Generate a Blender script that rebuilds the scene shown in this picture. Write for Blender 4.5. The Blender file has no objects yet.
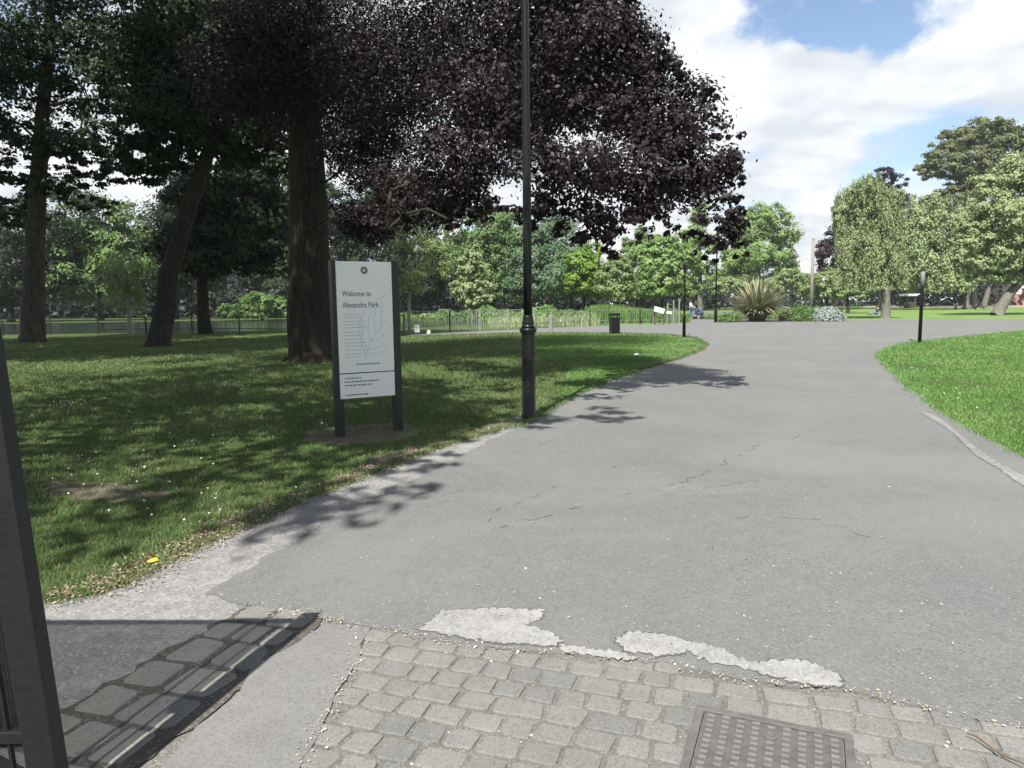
import bpy, math, random
import numpy as np
from mathutils import Vector, Matrix

random.seed(7)
rng = np.random.default_rng(11)
SC = bpy.context.scene
COL = SC.collection
R = math.radians
PI = math.pi

# ------------------------------------------------------------------ camera
FPX, CAMZ = 720.0, 1.6
PITCH, ROLL = math.atan(81/720.0), R(0.7)
_f = Vector((0, math.cos(PITCH), -math.sin(PITCH)))
_r0 = Vector((1, 0, 0)); _u0 = _r0.cross(_f)
_r = _r0*math.cos(ROLL) - _u0*math.sin(ROLL)
_u = _r0*math.sin(ROLL) + _u0*math.cos(ROLL)
CAMP = Vector((0, 0, CAMZ))

def ray(px, py):
    return _r*((px-512)/FPX) + _u*((384-py)/FPX) + _f
def at(px, py, D):
    """world point on the pixel's line of sight at forward distance D"""
    d = ray(px, py); return CAMP + d*(D/d.y)
def gp(px, py, z=0.0):
    d = ray(px, py); return CAMP + d*((z-CAMZ)/d.z)
def gxy(px, py):
    p = gp(px, py); return (p.x, p.y)

cam = bpy.data.cameras.new('camera'); cam_o = bpy.data.objects.new('camera', cam); COL.objects.link(cam_o)
cam.sensor_width = 36; cam.lens = FPX/1024*36; cam.clip_start = .05; cam.clip_end = 3000
m = Matrix((( _r.x, _u.x, -_f.x, 0), (_r.y, _u.y, -_f.y, 0), (_r.z, _u.z, -_f.z, CAMZ), (0, 0, 0, 1)))
cam_o.matrix_world = m
SC.camera = cam_o

# ------------------------------------------------------------------ light
SUN_EL = R(52); SH = Vector((0.33, 0.944, 0)).normalized()      # direction shadows fall on the ground
sd = bpy.data.lights.new('sun', 'SUN'); so = bpy.data.objects.new('sun', sd); COL.objects.link(so)
sd.energy = 5.0; sd.angle = R(0.55); sd.color = (1, .962, .905)
ldir = Vector((SH.x*math.cos(SUN_EL), SH.y*math.cos(SUN_EL), -math.sin(SUN_EL)))
so.rotation_euler = ldir.to_track_quat('-Z', 'Y').to_euler()
so.location = (-12, -30, 40)
SC.view_settings.view_transform = 'Standard'; SC.view_settings.look = 'None'
SC.view_settings.gamma = 1; SC.view_settings.use_curve_mapping = False
SC.view_settings.exposure = 0.95
SC.cycles.max_bounces = 6; SC.cycles.diffuse_bounces = 3; SC.cycles.transmission_bounces = 4
SC.cycles.transparent_max_bounces = 8; SC.cycles.caustics_reflective = False; SC.cycles.caustics_refractive = False

W = bpy.data.worlds.new('World'); SC.world = W; W.use_nodes = True
nt = W.node_tree; nt.nodes.clear()
def N(nt, t, **kw):
    n = nt.nodes.new(t)
    for k, v in kw.items():
        if k in n.inputs.keys() if isinstance(k, str) else False: n.inputs[k].default_value = v
        else: setattr(n, k, v)
    return n
def L(nt, a, b): nt.links.new(a, b)
out = nt.nodes.new('ShaderNodeOutputWorld'); bg = nt.nodes.new('ShaderNodeBackground')
sky = nt.nodes.new('ShaderNodeTexSky'); sky.sky_type = 'NISHITA'; sky.sun_disc = False
sky.sun_elevation = SUN_EL; sky.sun_rotation = math.atan2(-SH.x, -SH.y); sky.air_density = 1.0; sky.dust_density = .6; sky.ozone_density = 1.6
tc = nt.nodes.new('ShaderNodeTexCoord'); sep = nt.nodes.new('ShaderNodeSeparateXYZ'); L(nt, tc.outputs['Generated'], sep.inputs[0])
def mth(op, a, b=None, c=None, nt=nt):
    n = nt.nodes.new('ShaderNodeMath'); n.operation = op
    for i, v in enumerate((a, b, c)):
        if v is None: continue
        if isinstance(v, (int, float)): n.inputs[i].default_value = v
        else: L(nt, v, n.inputs[i])
    return n.outputs[0]
def smooth(v, a, b, lo=0.0, hi=1.0, nt=nt):
    n = nt.nodes.new('ShaderNodeMapRange'); n.interpolation_type = 'SMOOTHSTEP'
    n.inputs[1].default_value = a; n.inputs[2].default_value = b; n.inputs[3].default_value = lo; n.inputs[4].default_value = hi
    L(nt, v, n.inputs[0]); return n.outputs[0]
zz = mth('ADD', mth('MAXIMUM', sep.outputs[2], 0.0), .22)
cx = mth('DIVIDE', sep.outputs[0], zz); cy = mth('DIVIDE', sep.outputs[1], zz)
cmb = nt.nodes.new('ShaderNodeCombineXYZ'); L(nt, cx, cmb.inputs[0]); L(nt, cy, cmb.inputs[1])
n1 = nt.nodes.new('ShaderNodeTexNoise'); n1.inputs['Scale'].default_value = 1.7; n1.inputs['Detail'].default_value = 9; n1.inputs['Roughness'].default_value = .5
n1.inputs['Distortion'].default_value = .25
L(nt, cmb.outputs[0], n1.inputs['Vector'])
n2 = nt.nodes.new('ShaderNodeTexNoise'); n2.inputs['Scale'].default_value = 3.1; n2.inputs['Detail'].default_value = 6
mp = nt.nodes.new('ShaderNodeMapping'); mp.inputs['Location'].default_value = (3.3, 1.7, 5); L(nt, cmb.outputs[0], mp.inputs[0]); L(nt, mp.outputs[0], n2.inputs['Vector'])
cov = n1.outputs['Fac']
nh = nt.nodes.new('ShaderNodeTexNoise'); nh.inputs['Scale'].default_value = 9; nh.inputs['Detail'].default_value = 6; nh.inputs['Roughness'].default_value = .6; L(nt, tc.outputs['Generated'], nh.inputs['Vector'])
hv = nt.nodes.new('ShaderNodeVectorMath'); hv.operation = 'MULTIPLY_ADD'; L(nt, nh.outputs['Color'], hv.inputs[0]); hv.inputs[1].default_value = (.20, .20, .20); hv.inputs[2].default_value = (-.10, -.10, -.10)
ha = nt.nodes.new('ShaderNodeVectorMath'); ha.operation = 'ADD'; L(nt, tc.outputs['Generated'], ha.inputs[0]); L(nt, hv.outputs[0], ha.inputs[1])
def hole(px, py, deg, amt, cov):
    d = ray(px, py).normalized()
    dp = nt.nodes.new('ShaderNodeVectorMath'); dp.operation = 'DOT_PRODUCT'
    nm = nt.nodes.new('ShaderNodeVectorMath'); nm.operation = 'NORMALIZE'; L(nt, ha.outputs[0], nm.inputs[0])
    L(nt, nm.outputs[0], dp.inputs[0]); dp.inputs[1].default_value = d
    return mth('SUBTRACT', cov, smooth(dp.outputs['Value'], math.cos(R(deg*1.15)), math.cos(R(deg*.15)), 0, amt))
cov = mth('ADD', cov, .15)
cov = mth('SUBTRACT', cov, smooth(sep.outputs[2], .42, .85, 0, .16))
cov = mth('SUBTRACT', cov, smooth(sep.outputs[1], .1, -.5, 0, .10))
cov = hole(795, 2, 4.5, .22, cov); cov = hole(852, 34, 4.2, .24, cov); cov = hole(905, 2, 4.5, .15, cov)
cov = hole(910, 150, 5, .13, cov); cov = hole(800, 185, 6, .10, cov); cov = hole(10, 0, 9, .2, cov)
n3 = nt.nodes.new('ShaderNodeTexNoise'); n3.inputs['Scale'].default_value = 7; n3.inputs['Detail'].default_value = 7; L(nt, cmb.outputs[0], n3.inputs['Vector'])
cov = mth('ADD', cov, mth('MULTIPLY', mth('SUBTRACT', n3.outputs['Fac'], .5), .22))
cloud = smooth(cov, .38, .60)
ramp = nt.nodes.new('ShaderNodeMix'); ramp.data_type = 'RGBA'
ramp.inputs[6].default_value = (5.5, 5.85, 6.3, 1); ramp.inputs[7].default_value = (7.6, 7.7, 7.8, 1)
L(nt, smooth(n2.outputs['Fac'], .36, .6), ramp.inputs[0])
skb = nt.nodes.new('ShaderNodeMix'); skb.data_type = 'RGBA'; skb.blend_type = 'MULTIPLY'; skb.inputs[0].default_value = 1
L(nt, sky.outputs[0], skb.inputs[6]); skb.inputs[7].default_value = (1.25, 1.25, 1.25, 1)
cdim = nt.nodes.new('ShaderNodeVectorMath'); cdim.operation = 'SCALE'; L(nt, ramp.outputs[2], cdim.inputs[0]); L(nt, smooth(sep.outputs[1], -.35, .45, .62, 1.0), cdim.inputs['Scale'])
mixc = nt.nodes.new('ShaderNodeMix'); mixc.data_type = 'RGBA'
L(nt, cloud, mixc.inputs[0]); L(nt, skb.outputs[2], mixc.inputs[6]); L(nt, cdim.outputs[0], mixc.inputs[7])
L(nt, mixc.outputs[2], bg.inputs[0]); bg.inputs[1].default_value = .073; L(nt, bg.outputs[0], out.inputs[0])

# ------------------------------------------------------------------ materials
MATS = {}
def newmat(name):
    mt = bpy.data.materials.new(name); mt.use_nodes = True; MATS[name] = mt
    return mt, mt.node_tree, mt.node_tree.nodes['Principled BSDF']
def solid(name, col, rough=.6, metal=0, vary=.18, scale=14, bump=.15, spec=.4):
    mt, t, b = newmat(name)
    tcn = t.nodes.new('ShaderNodeTexCoord'); no = t.nodes.new('ShaderNodeTexNoise'); no.inputs['Scale'].default_value = scale; no.inputs['Detail'].default_value = 6
    L(t, tcn.outputs['Object'], no.inputs['Vector'])
    mx = t.nodes.new('ShaderNodeMix'); mx.data_type = 'RGBA'
    mx.inputs[6].default_value = tuple(c*(1-vary) for c in col)+(1,); mx.inputs[7].default_value = tuple(min(1, c*(1+vary)) for c in col)+(1,)
    L(t, no.outputs['Fac'], mx.inputs[0]); L(t, mx.outputs[2], b.inputs['Base Color'])
    b.inputs['Roughness'].default_value = rough; b.inputs['Metallic'].default_value = metal; b.inputs['Specular IOR Level'].default_value = spec
    if bump:
        bp = t.nodes.new('ShaderNodeBump'); bp.inputs['Strength'].default_value = bump; bp.inputs['Distance'].default_value = .01
        L(t, no.outputs['Fac'], bp.inputs['Height']); L(t, bp.outputs[0], b.inputs['Normal'])
    return mt
def leafmat(name, a, b_, transl=.3, rough=.55, spec=.3):
    mt, t, b = newmat(name)
    at_ = t.nodes.new('ShaderNodeAttribute'); at_.attribute_name = 'var'
    mx = t.nodes.new('ShaderNodeMix'); mx.data_type = 'RGBA'; mx.inputs[6].default_value = a+(1,); mx.inputs[7].default_value = b_+(1,)
    L(t, at_.outputs['Fac'], mx.inputs[0]); L(t, mx.outputs[2], b.inputs['Base Color'])
    b.inputs['Roughness'].default_value = rough; b.inputs['Specular IOR Level'].default_value = spec
    if transl:
        tr = t.nodes.new('ShaderNodeBsdfTranslucent'); L(t, mx.outputs[2], tr.inputs[0])
        ms = t.nodes.new('ShaderNodeMixShader'); ms.inputs[0].default_value = transl
        L(t, b.outputs[0], ms.inputs[1]); L(t, tr.outputs[0], ms.inputs[2]); L(t, ms.outputs[0], t.nodes['Material Output'].inputs[0])
    return mt
def ramp_node(t, fac, stops):
    r = t.nodes.new('ShaderNodeValToRGB'); e = r.color_ramp.elements
    while len(e) < len(stops): e.new(.5)
    for i, (p, c) in enumerate(stops):
        e[i].position = p; e[i].color = tuple(c)+(1,)
    L(t, fac, r.inputs[0]); return r.outputs[0]
def noise(t, vec, scale, detail=5, rough=.55, dist=0):
    n = t.nodes.new('ShaderNodeTexNoise'); n.inputs['Scale'].default_value = scale; n.inputs['Detail'].default_value = detail
    n.inputs['Roughness'].default_value = rough; n.inputs['Distortion'].default_value = dist; L(t, vec, n.inputs['Vector']); return n.outputs['Fac']
def mixc_(t, fac, a, b, blend='MIX'):
    mx = t.nodes.new('ShaderNodeMix'); mx.data_type = 'RGBA'; mx.blend_type = blend
    for i, v in ((0, fac), (6, a), (7, b)):
        if isinstance(v, (int, float)): mx.inputs[i].default_value = v
        elif isinstance(v, tuple): mx.inputs[i].default_value = v+(1,)
        else: L(t, v, mx.inputs[i])
    return mx.outputs[2]
def bumpn(t, b, h, strength, dist):
    bp = t.nodes.new('ShaderNodeBump'); bp.inputs['Strength'].default_value = strength; bp.inputs['Distance'].default_value = dist
    L(t, h, bp.inputs['Height']); L(t, bp.outputs[0], b.inputs['Normal'])

def stone_mat(name, base, warm, speck, stain=.35, fine=220, rough=.85, bump=.5):
    """mineral surface: aggregate speckle, soft stains, grit relief"""
    mt, t, b = newmat(name)
    v = t.nodes.new('ShaderNodeNewGeometry').outputs['Position']
    big = noise(t, v, .9, 6, .6); mid = noise(t, v, 7, 6, .65); fin = noise(t, v, fine, 3, .7)
    c = mixc_(t, smooth(big, .35, .65, nt=t), base, warm)
    c = mixc_(t, smooth(mid, .35, .7, 0, stain, nt=t), c, tuple(x*.55 for x in base))
    vo = t.nodes.new('ShaderNodeTexVoronoi'); vo.inputs['Scale'].default_value = fine*.45; L(t, v, vo.inputs['Vector'])
    vc = t.nodes.new('ShaderNodeSeparateColor'); L(t, vo.outputs['Color'], vc.inputs[0])
    c = mixc_(t, smooth(vc.outputs[0], .72, .95, 0, .55, nt=t), c, speck)
    c = mixc_(t, smooth(vc.outputs[1], .70, .95, 0, .5, nt=t), c, tuple(x*.45 for x in base))
    c = mixc_(t, smooth(fin, .3, .7, .0, .35, nt=t), c, tuple(x*.7 for x in base))
    L(t, c, b.inputs['Base Color']); b.inputs['Roughness'].default_value = rough; b.inputs['Specular IOR Level'].default_value = .25
    h = mth('ADD', mth('MULTIPLY', fin, .5, nt=t), mth('MULTIPLY', vc.outputs[2], .5, nt=t), nt=t)
    bumpn(t, b, h, bump, .004)
    return mt

M_asphalt = stone_mat('worn_asphalt', (.143, .145, .142), (.160, .160, .155), (.235, .232, .22), stain=.18, fine=230, bump=.5)
t = M_asphalt.node_tree; b = t.nodes['Principled BSDF']; v = t.nodes.new('ShaderNodeNewGeometry').outputs['Position']; old = b.inputs['Base Color'].links[0].from_socket
k1 = smooth(noise(t, v, .45, 7, .62, .8), .40, .68, 0, .55, nt=t); k2 = smooth(noise(t, v, 2.2, 8, .7, 1.2), .50, .76, 0, .4, nt=t)
c = mixc_(t, k1, old, (.178, .176, .166)); c = mixc_(t, k2, c, (.112, .113, .112)); L(t, c, b.inputs['Base Color'])
M_concrete = stone_mat('rough_concrete', (.20, .197, .19), (.285, .28, .268), (.42, .395, .375), stain=.5, fine=170, bump=1)
M_slab = stone_mat('smooth_concrete', (.175, .173, .168), (.205, .202, .193), (.23, .226, .218), stain=.25, fine=320, bump=.4)
M_patch = stone_mat('pale_mortar', (.27, .268, .258), (.33, .325, .31), (.40, .39, .37), stain=.35, fine=200)
t = M_patch.node_tree; b = t.nodes['Principled BSDF']; v = t.nodes.new('ShaderNodeNewGeometry').outputs['Position']; old = b.inputs['Base Color'].links[0].from_socket
c = mixc_(t, smooth(noise(t, v, 9, 8, .72, .6), .54, .66, 0, .6, nt=t), old, (.175, .173, .165)); L(t, c, b.inputs['Base Color'])
M_sett = stone_mat('granite_sett', (.178, .177, .166), (.212, .208, .194), (.25, .245, .233), stain=.25, fine=330, bump=.25)
t = M_sett.node_tree; b = t.nodes['Principled BSDF']; ri = t.nodes.new('ShaderNodeNewGeometry').outputs['Random Per Island']; old = b.inputs['Base Color'].links[0].from_socket
L(t, mixc_(t, .8, old, ramp_node(t, ri, [(0, (.80, .81, .82)), (.3, (.98, .97, .94)), (.6, (1.08, 1.07, 1.04)), (1, (.93, .91, .87))]), 'MULTIPLY'), b.inputs['Base Color'])
M_joint = stone_mat('dark_joint_grit', (.075, .070, .062), (.10, .093, .082), (.26, .24, .21), stain=.4, fine=220)
M_bed = stone_mat('sandy_joint', (.15, .143, .127), (.205, .194, .172), (.30, .28, .25), stain=.4, fine=260, bump=1)
M_crack_rim_shade = solid('crack_soil_rim_shade', (.085, .082, .078), .95)  # soil in the cracks; also paints the shadow rim round the mortar patches
M_sand = stone_mat('sandy_path', (.29, .25, .2), (.34, .29, .235), (.4, .36, .32), stain=.3, fine=20)
M_soil = stone_mat('bed_soil', (.07, .05, .035), (.1, .075, .05), (.16, .13, .1), stain=.5, fine=30)

# lawn ground
mt, t, b = newmat('lawn_turf'); M_lawn = mt
v = t.nodes.new('ShaderNodeNewGeometry').outputs['Position']
g1 = noise(t, v, .35, 6, .6); g2 = noise(t, v, 2.3, 6, .65); g3 = noise(t, v, 40, 4, .7)
c = ramp_node(t, g2, [(.3, (.045, .080, .022)), (.5, (.065, .115, .030)), (.66, (.11, .13, .05)), (.78, (.17, .155, .08))])
c = mixc_(t, smooth(g1, .52, .68, 0, .5, nt=t), c, (.13, .125, .055))
c = mixc_(t, smooth(g3, .35, .7, 0, .6, nt=t), c, (.035, .05, .016))
L(t, c, b.inputs['Base Color']); b.inputs['Roughness'].default_value = .95; b.inputs['Specular IOR Level'].default_value = .1
bumpn(t, b, g3, 1, .03)

mt, t, b = newmat('bare_earth'); M_earth = mt
v = t.nodes.new('ShaderNodeNewGeometry').outputs['Position']
g2 = noise(t, v, 5, 6, .65); g3 = noise(t, v, 70, 4, .7)
c = ramp_node(t, g2, [(.3, (.085, .072, .056)), (.6, (.15, .127, .10)), (.8, (.22, .19, .15))])
c = mixc_(t, smooth(g3, .4, .7, 0, .7, nt=t), c, (.26, .22, .17))
L(t, c, b.inputs['Base Color']); b.inputs['Roughness'].default_value = .95; b.inputs['Specular IOR Level'].default_value = .1
bumpn(t, b, g3, 1, .02)

mt, t, b = newmat('lake_water'); M_water = mt
v = t.nodes.new('ShaderNodeNewGeometry').outputs['Position']
b.inputs['Base Color'].default_value = (.035, .042, .036, 1); b.inputs['Roughness'].default_value = .08; b.inputs['Specular IOR Level'].default_value = .6
bumpn(t, b, noise(t, v, 3.5, 5, .6), .35, .05)

def bark(name, a, b_):
    mt, t, b = newmat(name)
    tcn = t.nodes.new('ShaderNodeTexCoord'); mp = t.nodes.new('ShaderNodeMapping'); mp.inputs['Scale'].default_value = (9, 9, 1.6)
    L(t, tcn.outputs['Object'], mp.inputs[0])
    g = noise(t, mp.outputs[0], 1.4, 8, .7, .6)
    L(t, ramp_node(t, g, [(.32, a), (.68, b_)]), b.inputs['Base Color']); b.inputs['Roughness'].default_value = .95; b.inputs['Specular IOR Level'].default_value = .15
    bumpn(t, b, g, 1, .06); return mt
B_dark = bark('dark_bark', (.014, .012, .010), (.062, .055, .046))
B_grey = bark('grey_bark', (.09, .082, .072), (.21, .195, .17))
B_brown = bark('rough_brown_bark', (.028, .024, .020), (.125, .11, .094))
B_pale = bark('pale_bark', (.22, .21, .19), (.40, .38, .34))

F_beech = leafmat('copper_beech_leaf', (.0095, .0060, .0068), (.0215, .0128, .0145), .07, .55, .26)
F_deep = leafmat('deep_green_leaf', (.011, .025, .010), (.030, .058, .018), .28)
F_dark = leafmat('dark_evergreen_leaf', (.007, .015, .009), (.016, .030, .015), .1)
F_mid = leafmat('mid_green_leaf', (.085, .158, .044), (.185, .285, .085), .33)
F_fresh = leafmat('fresh_green_leaf', (.10, .20, .028), (.21, .33, .055), .32)
F_poplar = leafmat('poplar_leaf', (.15, .245, .076), (.285, .405, .135), .35)
F_olive = leafmat('olive_green_leaf', (.15, .215, .082), (.31, .39, .16), .33)
F_silver = leafmat('grey_green_leaf', (.20, .265, .125), (.39, .455, .225), .35)
F_blue = leafmat('blue_green_needles', (.07, .125, .062), (.135, .215, .105), .25)
F_oak = leafmat('brown_green_leaf', (.085, .12, .052), (.20, .215, .095), .3)
F_purple = leafmat('purple_leaf', (.022, .012, .020), (.055, .028, .042), .12, .45)
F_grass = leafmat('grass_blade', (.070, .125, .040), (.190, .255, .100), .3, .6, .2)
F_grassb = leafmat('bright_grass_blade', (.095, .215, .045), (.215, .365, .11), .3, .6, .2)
F_dry = leafmat('dry_grass_blade', (.13, .12, .06), (.30, .26, .15), .2, .8, .1)
F_reed = leafmat('reed_leaf', (.07, .15, .03), (.17, .28, .07), .3)
F_flax = leafmat('flax_leaf', (.10, .14, .06), (.52, .45, .29), .15, .4, .5)
F_petal = leafmat('fallen_petal', (.30, .26, .19), (.55, .51, .42), .1, .8, .1)
F_litter = leafmat('dead_leaf_chip', (.10, .065, .04), (.42, .34, .24), .05, .9, .1)
F_daisy = leafmat('daisy_petal', (.7, .7, .66), (.82, .82, .8), .1)
F_artemisia = leafmat('silver_leaf', (.20, .25, .22), (.44, .49, .45), .2)

M_black = solid('black_gloss_paint', (.007, .008, .008), .36, vary=.25, scale=30, bump=.05, spec=.35)
M_gate = solid('worn_black_gate_paint', (.0075, .008, .010), .5, vary=.5, scale=40, bump=.25)
M_post = solid('dark_green_paint', (.018, .027, .022), .42, vary=.15, bump=.04)
M_panel = solid('white_sign_enamel', (.81, .83, .785), .4, vary=.025, scale=5, bump=0)
M_ink = solid('dark_grey_lettering', (.17, .175, .185), .6, vary=.05, bump=0)
M_inkpale = solid('pale_grey_lettering', (.46, .48, .49), .6, vary=.05, bump=0)
M_line = solid('blue_grey_leaf_line', (.50, .56, .61), .6, vary=.05, bump=0)
M_iron = solid('rusty_cast_iron', (.120, .112, .106), .65, metal=.15, vary=.5, scale=22, bump=.4)
M_wood = solid('weathered_pole_wood', (.22, .215, .19), .9, vary=.2, scale=8)
M_bench = solid('dark_bench_wood', (.06, .05, .04), .8)
M_galv = solid('galvanised_rail', (.16, .165, .165), .6, metal=.2)
M_greenrail = solid('pale_green_rail', (.20, .225, .185), .7)
M_white = solid('white_board', (.58, .58, .56), .5, vary=.03, bump=0)
M_brick = solid('red_brick_wall', (.36, .22, .18), .9, vary=.2, scale=4)
M_render = solid('pale_render_wall', (.62, .60, .56), .9, vary=.05, scale=3)
M_roof = solid('slate_roof', (.10, .10, .11), .8)
M_glass = solid('lamp_glass', (.6, .62, .62), .15, vary=.02, bump=0)
M_skin = solid('skin', (.48, .30, .22), .6, vary=.05, bump=0)
M_hair = solid('dark_hair', (.03, .022, .018), .6, vary=.2, bump=0)
def cloth(n, c): return solid(n, c, .9, vary=.12, scale=20, bump=.1)
C_white, C_navy, C_jeans, C_pink, C_black, C_pale = cloth('white_cotton', (.68, .68, .68)), cloth('navy_cloth', (.03, .045, .09)), cloth('denim', (.10, .15, .25)), cloth('pink_cotton', (.55, .32, .32)), cloth('black_cloth', (.02, .02, .024)), cloth('pale_cloth', (.5, .48, .44))
M_rubber = solid('black_rubber', (.015, .015, .015), .8)
M_yellow = solid('yellow_leaf_skin', (.55, .37, .03), .6)
M_twig = solid('brown_twig_bark', (.13, .085, .05), .9)

# ------------------------------------------------------------------ objects
def tag(o, label=None, cat=None, group=None, kind=None):
    if label: o['label'] = label
    if cat: o['category'] = cat
    if group: o['group'] = group
    if kind: o['kind'] = kind
    return o
def empty(name, loc, rz=0):
    o = bpy.data.objects.new(name, None); COL.objects.link(o); o.location = loc; o.rotation_euler = (0, 0, rz); o.empty_display_size = .2
    return o
def link(name, me, mat, parent=None):
    o = bpy.data.objects.new(name, me); COL.objects.link(o)
    if mat is not None and not me.materials: me.materials.append(mat)
    if parent: o.parent = parent
    return o
def smooth_me(me): me.polygons.foreach_set('use_smooth', [True]*len(me.polygons))

class MB:
    def __init__(s): s.v, s.f = [], []
    def box(s, c, d, rz=0, rot=None):
        n = len(s.v); mt = rot if rot else Matrix.Rotation(rz, 3, 'Z')
        for x in (-.5, .5):
            for y in (-.5, .5):
                for z in (-.5, .5): s.v.append(Vector(c) + mt @ Vector((x*d[0], y*d[1], z*d[2])))
        for q in ((0, 1, 3, 2), (4, 6, 7, 5), (0, 4, 5, 1), (2, 3, 7, 6), (0, 2, 6, 4), (1, 5, 7, 3)): s.f.append([n+i for i in q])
        return s
    def bar(s, a, b, w, h):
        a, b = Vector(a), Vector(b); d = b-a; q = d.to_track_quat('X', 'Z').to_matrix()
        return s.box((a+b)/2, (d.length, w, h), rot=q)
    def tube(s, pts, rad, n=8, cap=True):
        pts = [Vector(p) for p in pts]; base = len(s.v); prev = None
        for i, p in enumerate(pts):
            d = (pts[min(i+1, len(pts)-1)] - pts[max(i-1, 0)]).normalized()
            if prev is None: x = d.cross(Vector((0, 1, 0) if abs(d.y) < .9 else (1, 0, 0))).normalized()
            else: x = (prev - d*prev.dot(d)).normalized()
            prev = x; y = d.cross(x); r = rad[i] if hasattr(rad, '__len__') else rad
            for k in range(n):
                a = 2*PI*k/n; s.v.append(p + (x*math.cos(a) + y*math.sin(a))*r)
        for i in range(len(pts)-1):
            for k in range(n):
                s.f.append([base+i*n+k, base+i*n+(k+1) % n, base+(i+1)*n+(k+1) % n, base+(i+1)*n+k])
        if cap: s.f.append([base+k for k in range(n)][::-1]); s.f.append([base+(len(pts)-1)*n+k for k in range(n)])
        return s
    def lathe(s, prof, c=(0, 0, 0), n=24):
        base = len(s.v)
        for r, z in prof:
            for k in range(n):
                a = 2*PI*k/n; s.v.append(Vector((c[0]+r*math.cos(a), c[1]+r*math.sin(a), c[2]+z)))
        for i in range(len(prof)-1):
            for k in range(n):
                s.f.append([base+i*n+k, base+i*n+(k+1) % n, base+(i+1)*n+(k+1) % n, base+(i+1)*n+k])
        s.f.append([base+k for k in range(n)][::-1]); s.f.append([base+(len(prof)-1)*n+k for k in range(n)])
        return s
    def poly(s, pts, z0, z1=None):
        """flat polygon at z0; with z1 a skirt down to z1"""
        n = len(s.v); k = len(pts)
        for p in pts: s.v.append(Vector((p[0], p[1], z0)))
        s.f.append([n+i for i in range(k)])
        if z1 is not None:
            for p in pts: s.v.append(Vector((p[0], p[1], z1)))
            for i in range(k): s.f.append([n+i, n+k+i, n+k+(i+1) % k, n+(i+1) % k])
        return s
    def build(s, name, mat, parent=None, smooth=False, bevel=0):
        me = bpy.data.meshes.new(name); me.from_pydata([tuple(p) for p in s.v], [], s.f); me.update()
        if smooth: smooth_me(me)
        o = link(name, me, mat, parent)
        if bevel:
            md = o.modifiers.new('bevel', 'BEVEL'); md.width = bevel; md.segments = 2; md.limit_method = 'ANGLE'
        return o

def mesh_quads(name, V, mat, var=None, parent=None, k=4, smooth=False):
    n = len(V)//k
    me = bpy.data.meshes.new(name); me.vertices.add(n*k); me.vertices.foreach_set('co', np.ascontiguousarray(V, dtype=np.float32).ravel())
    me.loops.add(n*k); me.loops.foreach_set('vertex_index', np.arange(n*k, dtype=np.int32))
    me.polygons.add(n); me.polygons.foreach_set('loop_start', np.arange(n, dtype=np.int32)*k)
    me.update(calc_edges=True)
    if var is not None:
        a = me.attributes.new('var', 'FLOAT', 'POINT'); a.data.foreach_set('value', np.repeat(var.astype(np.float32), k))
    return link(name, me, mat, parent)

def unit(v): return v/np.maximum(np.linalg.norm(v, axis=1, keepdims=True), 1e-6)
def leaf_quads(P, Nn, size, asp=.6, axis=None):
    """rhombic slightly folded leaves at P facing Nn"""
    n = len(P); a = unit(rng.normal(size=(n, 3)) if axis is None else axis + rng.normal(size=(n, 3))*.35)
    a = unit(a - Nn*np.sum(a*Nn, 1, keepdims=True)); b = np.cross(Nn, a)
    sz = (size*rng.uniform(.65, 1.3, n))[:, None]; w = sz*asp*.5
    fold = Nn*sz*rng.uniform(-.12, .22, n)[:, None]
    V = np.empty((n, 4, 3)); V[:, 0] = P - a*sz*.5; V[:, 1] = P + b*w + fold - a*sz*.05; V[:, 2] = P + a*sz*.5; V[:, 3] = P - b*w + fold - a*sz*.05
    return V.reshape(-1, 3)

def jag(pts, amp, step, seed=0, closed=True):
    """subdivide a world-space outline and roughen it"""
    r = np.random.default_rng(seed); o = []; k = len(pts)
    for i in range(k if closed else k-1):
        a = np.array(pts[i]); b = np.array(pts[(i+1) % k]); d = b-a; ln = np.linalg.norm(d)
        st = step*max(1, np.linalg.norm((a+b)/2)/6.0); n = int(min(60, max(1, ln/st)))
        nrm = np.array((-d[1], d[0]))/max(ln, 1e-6)
        for j in range(n):
            p = a + d*j/n
            if j: p = p + nrm*r.normal()*amp*min(1, ln/(4*amp+1e-6)) + d/n*r.uniform(-.25, .25)
            o.append(tuple(p))
    if not closed: o.append(tuple(pts[-1]))
    return o
def inside(P, poly):
    x, y = P[:, 0], P[:, 1]; res = np.zeros(len(P), bool); q = np.array(poly); j = len(q)-1
    for i in range(len(q)):
        xi, yi = q[i]; xj, yj = q[j]
        c = ((yi > y) != (yj > y)) & (x < (xj-xi)*(y-yi)/(yj-yi+1e-12)+xi); res ^= c; j = i
    return res

# ------------------------------------------------------------------ ground sheets
def sheet(name, pts, z, mat, skirt=None, kind='structure'):
    o = MB().poly(pts, z, skirt).build(name, mat)
    if kind: tag(o, kind=kind)
    return o
sheet('ground', [(-420, -120), (420, -120), (420, 420), (-420, 420)], 0, M_lawn)

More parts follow.
